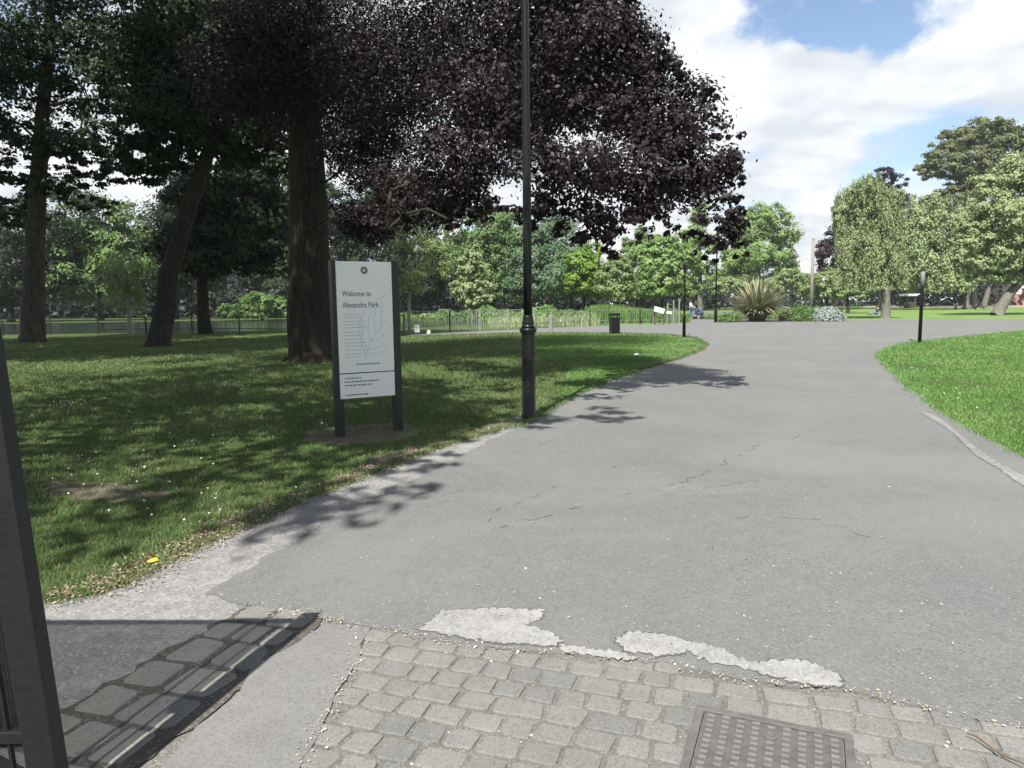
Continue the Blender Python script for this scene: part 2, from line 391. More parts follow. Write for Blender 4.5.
GRASS_L = [gxy(*p) for p in [(48, 604), (110, 592), (170, 562), (240, 529), (300, 502), (370, 475), (440, 448), (500, 430)]]
near_px = [(205, 597), (250, 607), (300, 616), (345, 625), (370, 629), (400, 634), (425, 641), (480, 650), (560, 656), (620, 660), (680, 670), (740, 683), (800, 690), (850, 693), (900, 705), (945, 717), (1000, 727), (1024, 731)]
NEAR_EDGE = jag([gxy(*p) for p in near_px], .012, .05, 3, False)
right_px = [(1024, 460), (985, 438), (950, 418), (925, 400), (900, 380), (885, 365), (878, 357), (881, 352), (893, 347), (910, 343), (960, 337.5), (1024, 331)]
RIGHT_EDGE = jag([(14, 2.9), (8, 5.3)] + [gxy(*p) for p in right_px], .03, .12, 4, False)
far_px = [(1024, 319), (940, 319.5), (850, 320.5), (800, 315.5), (740, 312), (690, 312.5), (684, 318), (681, 324.5), (640, 325), (600, 325.8), (540, 328.5), (450, 333), (410, 335)]
FAR_EDGE = [(130, 48), (130, 82)] + [gxy(*p) for p in far_px]
back_px = [(408, 336.5), (440, 335.3), (520, 333), (600, 333), (660, 334.5), (695, 338), (706, 344), (703, 350), (682, 358), (645, 369), (595, 388), (562, 404), (540, 417), (520, 428)]
BACK_EDGE = jag([gxy(*p) for p in back_px], .035, .14, 5, False)
left_px = [(500, 437), (470, 452), (440, 466), (400, 488), (350, 511), (300, 540), (250, 571), (205, 597)]
LEFT_EDGE = jag([gxy(*p) for p in left_px], .022, .09, 6, False)
ASPHALT = NEAR_EDGE + [(9, 2.1), (14, 1.6)] + RIGHT_EDGE + FAR_EDGE + BACK_EDGE + LEFT_EDGE
sheet('path', ASPHALT, .016, M_asphalt, .001)
STRIP = jag(GRASS_L + [gxy(530, 420), gxy(545, 416), gxy(530, 436), gxy(480, 462), gxy(330, 545), gxy(230, 602), gxy(300, 660), gxy(180, 690), gxy(90, 735), (-1.9, 2.2), (-3.2, 2.0), (-3.4, 3.0)], .02, .08, 8)
sheet('path_edging', STRIP, .009, M_concrete)
BED = jag(GRASS_L[:1] + [gxy(110, 592), gxy(260, 580)], .01, .2, 2, False) + [(2, 4.2), (14, 3.2), (14, -6), (-9, -6), (-9, 3.0)]
sheet('paving_bed', BED, .004, M_bed)
SLABPX = [(345, 627), (371, 630), (352, 672), (330, 712), (298, 775), (270, 860), (100, 900), (160, 772), (196, 730), (240, 694), (252, 668), (298, 645), (326, 626)]
SLAB = jag([gxy(*p) for p in SLABPX], .008, .08, 9)
sheet('concrete_slab', SLAB, .0125, M_slab, .003)
for i, pp in enumerate([[(424, 630), (440, 614), (500, 611), (545, 613), (541, 623), (525, 628), (548, 634), (563, 644), (556, 650), (490, 645), (440, 637), (416, 632)],
                        [(616, 642), (630, 635), (665, 638), (690, 645), (722, 652), (738, 662), (700, 662), (690, 655), (660, 660), (625, 655)],
                        [(752, 668), (790, 663), (815, 667), (840, 682), (845, 692), (800, 687), (760, 678)], [(690, 656), (735, 661), (762, 669), (752, 675), (720, 668), (696, 663)], [(560, 649), (612, 655), (640, 662), (628, 665), (590, 659), (562, 655)],
                        
                        [(1040, 486), (1024, 478), (990, 460), (960, 436), (935, 416), (920, 413), (950, 432), (975, 457), (1000, 472), (1040, 500)]]):
    pj = jag([gxy(*p) for p in pp], .009, .014, 20+i); pc = np.mean(pj, axis=0)
    sheet('mortar_patch' if i < 5 else 'concrete_patch', pj, .0192+.0004*i, M_patch if i < 5 else M_concrete)
    if i < 3: sheet('rim_shade', [(q[0]+(q[0]-pc[0])/np.hypot(*(np.array(q)-pc))*random.uniform(.002, .014), q[1]+(q[1]-pc[1])/np.hypot(*(np.array(q)-pc))*random.uniform(.006, .022)) for q in pj], .0174+.0004*i, M_crack_rim_shade)  # dark rim paints the shadow of the raised asphalt edge
# bare soil round the sign's feet, at the lawn edge and in worn patches
earth_polys = []
for i, pp in enumerate([[(300, 432), (340, 425), (400, 422), (425, 430), (400, 440), (340, 446), (305, 442)],
                        [(50, 480), (120, 483), (175, 495), (150, 503), (80, 500), (40, 492)],
                        [(180, 548), (225, 520), (270, 505), (262, 520), (225, 538)], [(330, 480), (380, 455), (440, 438), (430, 449), (380, 470), (340, 485)],
                        [(470, 432), (520, 414), (540, 412), (520, 425), (480, 437)]]):
    e = jag([gxy(*p) for p in pp], .06, .12, 40+i); earth_polys.append(e)
    sheet('worn_earth', e, .004, M_earth)
WATER = [(-160, 46), (-30, 45.5), gxy(300, 330.5), gxy(420, 327.5), gxy(470, 325.5), (-1.5, 62), (-4, 76), (-12, 84), (-40, 82), (-70, 78), (-160, 76)]
sheet('water', WATER, .006, M_water)
mt, t, b = newmat('mown_grass'); v = t.nodes.new('ShaderNodeNewGeometry').outputs['Position']
c = ramp_node(t, noise(t, v, .25, 7, .65), [(.3, (.10, .175, .045)), (.5, (.135, .215, .06)), (.7, (.20, .25, .095))]); c = mixc_(t, smooth(noise(t, v, 6, 5, .7), .4, .7, 0, .4, nt=t), c, (.08, .14, .035))
L(t, c, b.inputs['Base Color']); b.inputs['Roughness'].default_value = .95; b.inputs['Specular IOR Level'].default_value = .1
sheet('far_lawn', [(8, 46), (130, 44), (150, 118), (20, 118), (-2, 105), (4, 66)], .003, mt)
SAND = [gxy(860, 307.5), gxy(950, 307), gxy(1040, 307.5), (140, 112), (140, 150), gxy(1024, 303.6), gxy(950, 303.4), gxy(880, 304)]
sheet('sandy_path', SAND, .006, M_sand)

# cracks in the asphalt
mb = MB()
def crack(pts, w, seed):
    q = jag([gxy(*p) for p in pts], .03, .07, seed, False); r = random.Random(seed)
    for a, b_ in zip(q[:-1], q[1:]):
        if r.random() < .58: continue
        d = Vector((b_[0]-a[0], b_[1]-a[1], 0)); n_ = Vector((-d.y, d.x, 0)).normalized()*w*r.uniform(.2, .75)
        A, B_ = Vector((a[0], a[1], .0195)), Vector((b_[0], b_[1], .0195)); k = len(mb.v)
        mb.v += [A-n_*.4, B_-n_, B_+n_, A+n_*.4]; mb.f.append([k, k+1, k+2, k+3])
crack([(487, 528), (500, 510), (530, 500), (556, 488)], .010, 1); crack([(500, 530), (550, 518), (612, 500), (650, 492), (700, 478), (770, 440)], .010, 2)
crack([(640, 500), (720, 488), (780, 480)], .008, 3); crack([(560, 476), (600, 470), (640, 466)], .010, 4); crack([(790, 440), (850, 420), (900, 410)], .007, 5)
crack([(740, 520), (820, 522), (870, 540)], .007, 6); crack([(848, 485), (868, 483)], .02, 7); crack([(695, 556), (712, 548)], .016, 8); crack([(420, 520), (440, 500), (470, 488)], .009, 9)
crack([(760, 383), (720, 378), (690, 382)], .012, 10); crack([(600, 418), (560, 440), (520, 452)], .008, 12)
tag(mb.build('path_cracks', M_crack_rim_shade), kind='structure')

# ------------------------------------------------------------------ setts (one paved surface)
mb = MB()
def stone(c, u, v_, lu, lv, z, r):
    base = len(mb.v); u = Vector((u[0], u[1], 0)); v_ = Vector((v_[0], v_[1], 0)); c = Vector((c[0], c[1], 0))
    tl = (r.uniform(-.02, .02), r.uniform(-.02, .02)); ch = .18
    cor = [(-1, -1), (1, -1), (1, 1), (-1, 1)]; ring = []
    jit = [(r.uniform(.86, 1.03), r.uniform(.84, 1.04)) for _ in cor]
    for i, (a, b_) in enumerate(cor):
        ja, jb = jit[i]; aa, bb = a*ja*lu/2, b_*jb*lv/2
        k = ch*min(lu, lv)*r.uniform(.7, 1.6)*.5
        if i in (0, 2): ring += [(aa, bb-b_*k), (aa-a*k, bb)]
        else: ring += [(aa-a*k, bb), (aa, bb-b_*k)]
    for sc, zz_ in ((1.0, .0), (1.0, z-.005), (.972, z-.0016), (.90, z)):
        for a, b_ in ring:
            p = c + u*a*sc + v_*b_*sc; mb.v.append(Vector((p.x, p.y, zz_ + (tl[0]*a + tl[1]*b_ if zz_ > 0 else 0))))
    n = 8
    for q in range(3):
        for k in range(n): mb.f.append([base+q*n+k, base+q*n+(k+1) % n, base+(q+1)*n+(k+1) % n, base+(q+1)*n+k])
    mb.f.append([base+3*n+k for k in range(n)])
sl0, sl1 = Vector(gxy(371, 630)), Vector(gxy(298, 775))
def right_of_slab(c):
    d = sl1-sl0; return d.x*(c.y-sl0.y)-d.y*(c.x-sl0.x) > 0
# manhole frame in world
MH0, MH1 = Vector(gxy(697, 709)).to_3d(), Vector(gxy(853, 740)).to_3d()
mhu = (MH1-MH0).normalized(); mhv = Vector((mhu.y, -mhu.x, 0)); mhw = (MH1-MH0).length; mhl = .56
MHP = [tuple((MH0+mhu*a*mhw+mhv*b_*mhl).xy) for a, b_ in ((-.02, -.02), (1.02, -.02), (1.02, 1.02), (-.02, 1.02))]
o0, o1 = Vector(gxy(378, 630)), Vector(gxy(945, 714)); U = (o1-o0).normalized(); V_ = Vector((U.y, -U.x))
if V_.y > 0: V_ = -V_
r = random.Random(5)
slab_np = SLAB
row = -.12
while row < 2.3:
    h = r.uniform(.108, .140); a = -1.0 + r.uniform(0, .1)
    while a < 7:
        w = r.uniform(.115, .17) if r.random() < .85 else r.uniform(.17, .21)
        wob = math.sin(a*1.7+row)*.018
        c = o0 + U*(a+w/2) + V_*(row+h/2+wob)
        cc = np.array([[c.x, c.y]]); cs = np.array([(c + U*su*w*.36 + V_*sv*h*.36).to_tuple() for su in (-1, 1) for sv in (-1, 1)])
        if not inside(cc, slab_np)[0] and not inside(cc, MHP)[0] and not inside(cc, ASPHALT)[0] and right_of_slab(c):
            stone(c, U, V_, w-.010, h-.010, r.uniform(.0095, .0135), r)
        a += w
    row += h
# larger stones left of the slab
q0, q1 = Vector(gxy(300, 618)), Vector(gxy(118, 752)); U2 = (q1-q0).normalized(); V2 = Vector((U2.y, -U2.x))
if V2.x > 0: V2 = -V2
ln = (q1-q0).length; a = -.06
JO = jag([tuple(q0+U2*x_+V2*y_) for x_, y_ in ((-.14, -.16), (ln*.5, -.16), (ln+.14, -.16), (ln+.14, .44), (ln*.5, .40), (-.14, .33))], .02, .06, 14)
sheet('joint_soil', JO, .0118, M_joint)
while a < ln+.1:
    w = r.uniform(.18, .245); b0 = .02 - .03*r.random() + (.02 if a > .4 else 0)
    wid = .44 + .10*a/ln
    if r.random() < .75: cuts = [0, r.uniform(.42, .6), 1]
    else: cuts = [0, .3, .66, 1]
    for s0, s1 in zip(cuts[:-1], cuts[1:]):
        c = q0 + U2*(a+w/2) + V2*(b0 + (s0+s1)/2*wid - .12)
        stone(c, U2, V2, w-.022, (s1-s0)*wid-.022, r.uniform(.0165, .0205), r)
    a += w
tag(mb.build('sett_paving', M_sett, smooth=False), kind='structure')

# ------------------------------------------------------------------ manhole cover
mh = empty('manhole_cover', MH0, math.atan2(mhu.y, mhu.x)); tag(mh, 'rusty cast iron cover with raised studs set in the stone setts', 'manhole cover')
mb = MB(); b_ = .032; zt = .022
for c, d in (((mhw/2, -b_/2, zt/2), (mhw, b_, zt)), ((mhw/2, -mhl+b_/2, zt/2), (mhw, b_, zt)), ((b_/2, -mhl/2, zt/2), (b_, mhl-2*b_-.002, zt)), ((mhw-b_/2, -mhl/2, zt/2), (b_, mhl-2*b_-.002, zt))): mb.box(c, d)
mb.build('frame', M_iron, mh, bevel=.003)
mb = MB(); g = .006; lw, ll = mhw-2*b_-2*g, mhl-2*b_-2*g
mb.box((mhw/2, -mhl/2, .008), (lw, ll, .016))
nc, nr = 9, 14
for i in range(nc):
    for j in range(nr):
        x = b_+g+lw*(i+.5)/nc; y = -(b_+g+ll*(j+.5+(.0 if i % 2 else .25))/(nr+.4))
        if abs(i-4) < .6 and 1 <= j <= 2: continue
        mb.box((x, y, .0205), (lw/nc*.52, ll/nr*.40, .011))
lid = mb.build('lid', solid('stud_shade_iron', (.095, .089, .085), .8, vary=.45, scale=25, bump=.4), mh, bevel=.002)  # plate coloured darker to paint the shadows between the studs
lid.data.materials.append(solid('lit_stud_iron', (.165, .155, .150), .55, metal=.15, vary=.35, scale=25, bump=.2))  # studs coloured lighter, as the lit side of that painted shade
for f in lid.data.polygons: f.material_index = 1 if f.index >= 6 else 0
MB().lathe([(.026, .0155), (.026, .021), (.018, .023), (.016, .019), (.004, .019)], (mhw/2, -(b_+g+ll*2.2/14), 0), 16).build('keyhole_boss', M_iron, mh)

# ------------------------------------------------------------------ iron gate at the left
GB = gp(56, 856); GB = Vector((-1.437, 2.08, .0))
gate = empty('park_gate', GB); tag(gate, 'black iron gate leaf standing open at the left beside the stone setts', 'gate')
lean = R(-3.6)
Rl = Matrix.Rotation(lean, 3, 'Y')
def gl(x, y, z): return Rl @ Vector((x, y, z))
LW, GH = 1.7, 2.02; ga = R(4)
def gpt(s, z, off=0): return gl(-s*math.cos(ga) , s*math.sin(ga)+off, z)
mb = MB(); mb.box(gl(0, 0, GH/2+.02), (.094, .06, GH-.04), rot=Rl); mb.build('stile', M_gate, gate, bevel=.006)
for z in (.30, 1.92):
    MB().bar(gpt(.054, z, .0), gpt(LW, z, .0), .03, .04).build('rail', M_gate, gate, bevel=.004)
for s in (.11, .20, LW-.03):
    MB().tube([gpt(s, .1, .0), gpt(s, 1.94, .0)], .009, 6).build('bar', M_gate, gate)
MB().bar(gpt(.06, .12, .03), gpt(LW*.9, 1.0, .03), .012, .04).build('brace', M_gate, gate)
mb = MB()
for i in range(150):
    q = .060+i*.0108; mb.box(gpt(q, 1.06, .052), (.0074, .004, 1.66), rot=Rl)
mb.build('mesh_panel', M_gate, gate)
MB().box(gl(-.075, -.035, .97), (.07, .05, .16), rot=Rl).build('lock_box', M_gate, gate, bevel=.004)

# ------------------------------------------------------------------ welcome sign
sl, sr = gp(341, 437), gp(399, 431)
sx = (sr-sl); sw = sx.length; ang = math.atan2(sx.y, sx.x)
sign = empty('welcome_sign', sl, ang); tag(sign, 'tall white park welcome board on two dark green posts in bare earth', 'sign')
PT, PW = 2.13, .095
for x in (0, sw): MB().box((x, .03, PT/2-.02), (PW, .13, PT+.04)).build('post', M_post, sign, bevel=.006)
zb, zd = .47, .775; pw = sw-PW-.006
def board(name, z0, z1): return MB().box((sw/2-.028, -.012, (z0+z1)/2), (pw+.045, .022, z1-z0)).build(name, M_panel, sign, bevel=.002)
MB().box((sw/2, .035, (zb+PT)/2+.01), (pw-.004, .06, PT-zb-.05)).build('backing', M_post, sign)
# posts stand behind the panel edges, so the white board laps over their inner faces
up = board('upper_panel', zd+.006, PT-.012); lo = board('lower_panel', zb, zd-.006)
for o in (up, lo): o.location.y = -.03
yf = -.0238
XL = sw/2-.028-(pw+.045)/2; PWD = pw+.045
def text(body, x, z, h, mat, parent, name='lettering', width=None):
    cu = bpy.data.curves.new('t', 'FONT'); cu.body = body; cu.size = h; cu.extrude = .0008; cu.offset = .0012; cu.resolution_u = 3
    o = bpy.data.objects.new('t', cu); COL.objects.link(o)
    me = bpy.data.meshes.new_from_object(o.evaluated_get(bpy.context.evaluated_depsgraph_get())); bpy.data.objects.remove(o)
    me.name = name; xs = [p.co.x for p in me.vertices]; sc_ = (width/(max(xs)-min(xs))) if width else 1
    for p in me.vertices: p.co = Vector((x + p.co.x*sc_, yf - p.co.z, z + p.co.y))
    me.materials.clear(); return link(name, me, mat, parent)
bpy.context.view_layer.update()
H = PT-zb
def zy(py): return PT - (py-262)/(397-262)*H
def xx(fr): return XL + PWD*fr
text('Welcome to', xx(.09), zy(296.6), .092, M_ink, up, width=PWD*.52)
text('Alexandra Park', xx(.09), zy(307.6), .092, M_ink, up, width=PWD*.66)
def greek(name, x0, x1, z, h, mat, parent, seed):
    """line too small to read in the photograph: short word-length dashes"""
    r = random.Random(seed); mb = MB(); x = x0
    while x < x1-.012:
        w = min(r.uniform(.014, .045), x1-x); mb.box((x+w/2, yf, z), (w, .0014, h*r.uniform(.7, 1))); x += w+.009
    return mb
for i, py in enumerate([314, 317, 321, 324, 327, 331.5, 335, 338.5, 342, 345.5, 349, 353, 356]):
    greek('t', xx(.11), xx(.11)+PWD*(.33 if i % 4 else .40)*(.6 if i in (0, 12) else 1), zy(py), .010, None, None, i).build('text_line', M_inkpale, up)
g = greek('t', xx(.30), xx(.75), zy(363.5), .018, None, None, 77); g.build('name_line', M_ink, up)
for i, (py, x1, h) in enumerate([(377, .40, .018), (380.5, .70, .018), (384, .58, .018)]):
    greek('t', xx(.08), xx(x1), zy(py), h, None, None, 50+i).build('text_line', M_ink, lo)
greek('t', xx(.08), xx(.5), zy(393.5), .018, None, None, 91).build('footer_lettering', M_ink, lo)
em = MB()
k0 = len(em.v)
for i in range(28):
    a = 2*PI*i/28; em.v.append(Vector((xx(.5)+.045*math.cos(a), yf, zy(271.5)+.045*math.sin(a))))
em.f.append(list(range(28))); emo = em.build('emblem', M_ink, up)
lf = MB()
for i in range(16):
    a = 2*PI*i/16; p, q = .022*math.cos(a), .010*math.sin(a)*(1-.3*math.cos(a)); lf.v.append(Vector((xx(.5)+p*.7-q*.7, yf-.0012, zy(271.5)+p*.7+q*.7)))
lf.f.append(list(range(16))); lf.build('emblem_leaf', M_panel, emo)
def P2(px, py):   # pixel on the board -> board-local
    d = ray(px, py); n_ = Vector((-math.sin(ang), math.cos(ang), 0)); o_ = sl + n_*(yf-.03)
    tt = (o_-CAMP).dot(n_)/d.dot(n_); w = CAMP + d*tt - sl
    return (w.x*math.cos(ang)+w.y*math.sin(ang), w.z)
lines = [[(366, 359), (367, 352), (370, 343), (376, 333), (383, 324), (388, 318)], [(366, 355), (362, 345), (359, 333), (360, 321), (364, 312), (370, 305), (378, 299), (386, 295)],
         [(368, 350), (377, 348), (386, 344)], [(371, 342), (380, 338), (388, 331)], [(371, 341), (368, 330), (369, 316)], [(376, 333), (374, 321), (376, 308)], [(382, 325), (381, 314), (383, 302)], [(367, 349), (363, 338), (363, 322)],
         [(368, 353), (378, 354), (387, 349), (389, 345)]]
mb = MB()
for ln_ in lines:
    q = [P2(*p) for p in ln_]; q = [(max(XL+.01, min(XL+PWD-.01, a)), c) for a, c in q]
    mb.tube([Vector((a, yf, c)) for a, c in q], .0028, 5)
mb.build('leaf_drawing', M_line, up)

# ------------------------------------------------------------------ lamp posts
lp = gp(529, 418); lamp = empty('lamp_post', lp); tag(lamp, 'tall black lamp post with thick base at the lawn edge, nearest of all', 'lamp post')
MB().lathe([(.105, 0), (.105, .05), (.094, .07), (.091, 1.16), (.095, 1.18), (.118, 1.215), (.122, 1.235), (.112, 1.255)], n=32).build('base', M_black, lamp, smooth=True)
MB().lathe([(.098, 1.256), (.085, 1.29), (.078, 1.30), (.084, 1.315), (.080, 1.35), (.068, 1.40), (.072, 1.415), (.064, 1.43)], n=32).build('collar', M_black, lamp, smooth=True)
MB().lathe([(.060, 1.431), (.058, 2.6), (.045, 7.2), (.045, 7.25)], n=24).build('column', M_black, lamp, smooth=True)
MB().box((0, -.09, .62), (.09, .012, .42)).build('access_door', M_black, lamp, bevel=.004)
ln_ = MB().lathe([(.05, 7.251), (.16, 7.40), (.2, 7.75), (.2, 7.76)], n=12).build('lantern', M_glass, lamp)
MB().lathe([(.22, 7.762), (.1, 7.92), (.02, 8.02)], n=12).build('lantern_cap', M_black, ln_)

def small_lamp(px, py, top_py, D, label, w=.09, lantern=True, name='lamp_post'):
    p = gp(px, py); h = (at(px, top_py, p.y)).z
    o = empty(name, p); tag(o, label, 'lamp post')
    MB().lathe([(w*.85, 0), (w*.85, .9), (w*.95, .96), (w*.5, 1.02)], n=14).build('base', M_black, o, smooth=True)
    MB().lathe([(w*.48, 1.021), (w*.34, h-.5), (w*.34, h-.5+.02)], n=10).build('column', M_black, o, smooth=True)
    if lantern:
        MB().lathe([(w*.4, h-.478), (.07, h-.44), (.09, h-.15)], n=10).build('lantern', M_black, o)
        MB().lathe([(.12, h-.148), (.08, h-.05), (.02, h)], n=10).build('lantern_cap', M_black, o)
    else: MB().lathe([(w*.34, h-.478), (w*.3, h)], n=10).build('pole_tip', M_black, o, smooth=True)
    return o
for q_ in [small_lamp(684, 337.5, 262, 0, 'black lamp post on the lit lawn tip beside the person with a pram', .085),
  small_lamp(715.5, 322.5, 226, 0, 'slim black lamp post at left end of the round flower bed', .13), lamp]: q_['group'] = 'lamp posts'
# short black post with pale top on the right lawn
p = gp(919.5, 342.5); h = at(920, 272, p.y).z
o = empty('marker_post', p); tag(o, 'black post with pale upper sleeve and box standing on the right lawn corner', 'post')
MB().lathe([(.062, 0), (.058, h*.77), (.058, h*.779)], n=12).build('shaft', M_black, o, smooth=True)
MB().lathe([(.07, h*.78), (.07, h), (.03, h+.02)], n=12).build('sleeve', solid('grey_green_sleeve', (.16, .18, .17), .6), o, smooth=True)
MB().box((-.03, 0, h*.60), (.17, .15, .42)).build('control_box', M_black, o, bevel=.02)
# pale wooden pole
p = at(811, 312, 62); p.z = 0; h = at(811, 240, 62).z
o = empty('wooden_pole', p); tag(o, 'pale bare wooden pole rising behind the round flower bed', 'pole')
MB().tube([(0, 0, 0), (0, 0, h)], [.17, .12], 12).build('shaft', M_wood, o, smooth=True)
MB().tube([(0, 0, h+.002), (0, 0, h+.12)], [.13, .09], 12).build('cap', M_galv, o)
# white post by the weeping tree
p = gp(881, 305.5); o = MB().lathe([(.12, 0), (.12, 1.7), (.04, 1.85)], n=10).build('white_post', M_white); o.location = p
tag(o, 'short white post on the grass behind the trunk of the weeping tree', 'post')

# ------------------------------------------------------------------ litter bin
p = gp(614.5, 334); o = empty('litter_bin', p, R(10)); tag(o, 'dark square litter bin at the back edge of the lawn', 'litter bin')
MB().box((0, 0, .42), (.44, .44, .84)).build('body', M_black, o, bevel=.03)
MB().box((0, 0, .98), (.48, .48, .12)).build('hood', M_black, o, bevel=.03)
for sx_ in (-1, 1):
    for sy_ in (-1, 1): MB().box((sx_*.19, sy_*.19, .89), (.04, .04, .1)).build('hood_support', M_post, o)

# ------------------------------------------------------------------ railings
def railing(pts, h, name, label, mat, step, pale=.014, gap=.16, midz=.3):
    root = empty(name, (pts[0][0], pts[0][1], 0)); tag(root, label, 'fence'); o_ = Vector((pts[0][0], pts[0][1], 0))
    pm = MB(); cnt = 0
    for a, b_ in zip(pts[:-1], pts[1:]):
        a, b_ = Vector((a[0], a[1], 0))-o_, Vector((b_[0], b_[1], 0))-o_; d = b_-a; n = max(1, int(d.length/step))
        for z in (midz*h, h): MB().bar(a+Vector((0, 0, z)), b_+Vector((0, 0, z)), .03, .04).build('rail', mat, root)
        for i in range(n+1):
            if cnt > 95: break
            q = a+d*i/n; MB().box((q.x, q.y, h*.53), (.06, .06, h*1.06)).build('post', mat, root); cnt += 1
        k = int(d.length/gap)
        for i in range(k):
            q = a+d*(i+.5)/k; pm.box((q.x, q.y, h*.5), (pale, pale, h*.97))
    pm.build('pales', mat, root)
    return root
railing([gxy(676, 324.2), gxy(640, 324.6), gxy(590, 325.4), gxy(536, 328.2)], 1.05, 'metal_railing', 'low grey metal railing along the far path in front of the reeds', M_galv, 2.2)
railing([gxy(534, 328.4), gxy(450, 332.4), gxy(405, 334.2)], 1.2, 'metal_railing', 'pale green pale fence beside the path behind the nearest lamp post', M_greenrail, 2.0, .022, .17)
railing([gxy(404, 334.4), (-10, 41.5), (-22, 43.5), (-40, 44.5)], 1.0, 'metal_railing', 'thin dark railing between the shaded lawn and the lake', M_post, 2.6, .010, .25)
# notice on the fence
p = at(417, 328.5, 38.6); o = empty('notice', p); tag(o, 'small white notice hung on the lakeside railing', 'notice')
MB().box((0, 0, 0), (.28, .02, .42)).build('board', M_white, o); MB().box((0, -.0125, .06), (.2, .004, .10)).build('heading', M_inkpale, o)
p = at(428.8, 333, 38); o = MB().lathe([(.09, 0), (.11, .06), (.08, .2), (.04, .24)], n=12).build('marker_stone', M_white); o.location = (p.x, p.y, 0)
tag(o, 'little white marker stone at the lawn edge right of the small notice', 'marker stone')
# wooden post in the path edge
p = gp(551, 333); o = MB().lathe([(.09, 0), (.085, .9), (.05, .98)], n=8).build('wooden_post', M_wood); o.location = p
tag(o, 'short wooden post at the path edge right of the nearest lamp post', 'post')
# information lecterns
for px, py, sc_, lab in ((659, 325, 1.25, 'larger white tilted information board on dark legs by the railing'), (669, 324, .62, 'smaller white tilted information board on a single dark leg by the railing')):
    p = gp(px, py); o = empty('information_board', p, R(-20)); tag(o, lab, 'information board')
    if sc_ > 1.1:
        for s in (-.3, .3): MB().box((s, 0, .35*sc_), (.07, .07, .7*sc_)).build('leg', M_bench, o)
    else: MB().box((0, 0, .37), (.09, .09, .74)).build('leg', M_bench, o)
    MB().box((0, 0, .80*sc_ if sc_ > 1 else .78), (.54*sc_, .46*sc_, .04), rot=Matrix.Rotation(R(32), 3, 'X')@Matrix.Rotation(R(20 if sc_ > 1 else 8), 3, 'Y')).build('panel', M_white, o)

for px, top in ((667.5, 303), (673.5, 300), (679, 300)):
    p = gp(px, 323.5); h = at(px, top, p.y).z; o = MB().lathe([(.055, 0), (.05, h-.04), (.02, h)], n=8).build('wooden_stake', M_wood); o.location = p
    tag(o, {667.5: 'thin stake just behind the smaller tilted board', 673.5: 'middle one of the three thin stakes beside the tilted boards', 679: 'thin stake nearest the lamp post on the lawn tip'}[px], 'stake', 'thin stakes by the boards')
# ------------------------------------------------------------------ people
def skin_mesh(name, J, E, mat, parent, sub=1):
    names = list(J); me = bpy.data.meshes.new(name)
    me.from_pydata([J[k][0] for k in names], [(names.index(a), names.index(b_)) for a, b_ in E], []); me.update()
    o = bpy.data.objects.new('tmp', me); COL.objects.link(o)
    sm = o.modifiers.new('s', 'SKIN'); me.skin_vertices[0].data[0].use_root = True
    for i, k in enumerate(names):
        rr = J[k][1]; me.skin_vertices[0].data[i].radius = rr if isinstance(rr, tuple) else (rr, rr)
    sb = o.modifiers.new('b', 'SUBSURF'); sb.levels = sub; sb.render_levels = sub
    bpy.context.view_layer.update()
    m2 = bpy.data.meshes.new_from_object(o.evaluated_get(bpy.context.evaluated_depsgraph_get())); bpy.data.objects.remove(o)
    m2.name = name; m2.materials.clear(); smooth_me(m2); return link(name, m2, mat, parent)
def person(loc, rz, label, J, top, legs, hairm=M_hair):
    """J: joints facing -Y: pelvis chest neck head; shoulder/elbow/hand l r; hip/knee/ankle/toe l r"""
    root = empty('person', loc, rz); tag(root, label, 'person')
    rad = dict(pelvis=.13, waist=.115, chest=.14, neck=.055, chin=.065, head=.095, crown=.07)
    lim = dict(shoulder=.06, elbow=.043, wrist=.032, hand=.036, hip=.085, knee=.06, ankle=.042, toe=.035)
    JJ = {}
    for k, p in J.items(): JJ[k] = (p, rad.get(k) or lim[k[:-2]])
    E = [('pelvis', 'waist'), ('waist', 'chest'), ('chest', 'neck'), ('neck', 'chin'), ('chin', 'head'), ('head', 'crown')]
    for s in ('_l', '_r'):
        E += [('chest', 'shoulder'+s), ('shoulder'+s, 'elbow'+s), ('elbow'+s, 'wrist'+s), ('wrist'+s, 'hand'+s), ('pelvis', 'hip'+s), ('hip'+s, 'knee'+s), ('knee'+s, 'ankle'+s), ('ankle'+s, 'toe'+s)]
    body = skin_mesh('body', JJ, E, M_skin, root)
    sub = lambda ks, g: {k: (J[k], (JJ[k][1]+g)) for k in ks}
    ks = ['pelvis', 'waist', 'chest'] + [a+s for s in ('_l', '_r') for a in ('shoulder', 'elbow')]
    skin_mesh('shirt', sub(ks, .022), [('pelvis', 'waist'), ('waist', 'chest')] + [(a, b_) for s in ('_l', '_r') for a, b_ in (('chest', 'shoulder'+s), ('shoulder'+s, 'elbow'+s))], top, root)
    ks = ['pelvis'] + [a+s for s in ('_l', '_r') for a in ('hip', 'knee', 'ankle')]
    skin_mesh('trousers', sub(ks, .018), [(a, b_) for s in ('_l', '_r') for a, b_ in (('pelvis', 'hip'+s), ('hip'+s, 'knee'+s), ('knee'+s, 'ankle'+s))], legs, root)
    for s in ('_l', '_r'): MB().bar(Vector(J['ankle'+s])+Vector((0, .05, -.04)), Vector(J['toe'+s])+Vector((0, -.04, -.01)), .1, .09).build('shoe', C_black, root, bevel=.03)
    hd, cr = Vector(J['head']), Vector(J['crown'])
    hm = MB().lathe([(.012, .115), (.07, .098), (.102, .055), (.108, 0), (.100, -.05)], n=14); hair = hm.build('hair', hairm, root, smooth=True); hair.location = hd+Vector((0, .022, .035))
    return root
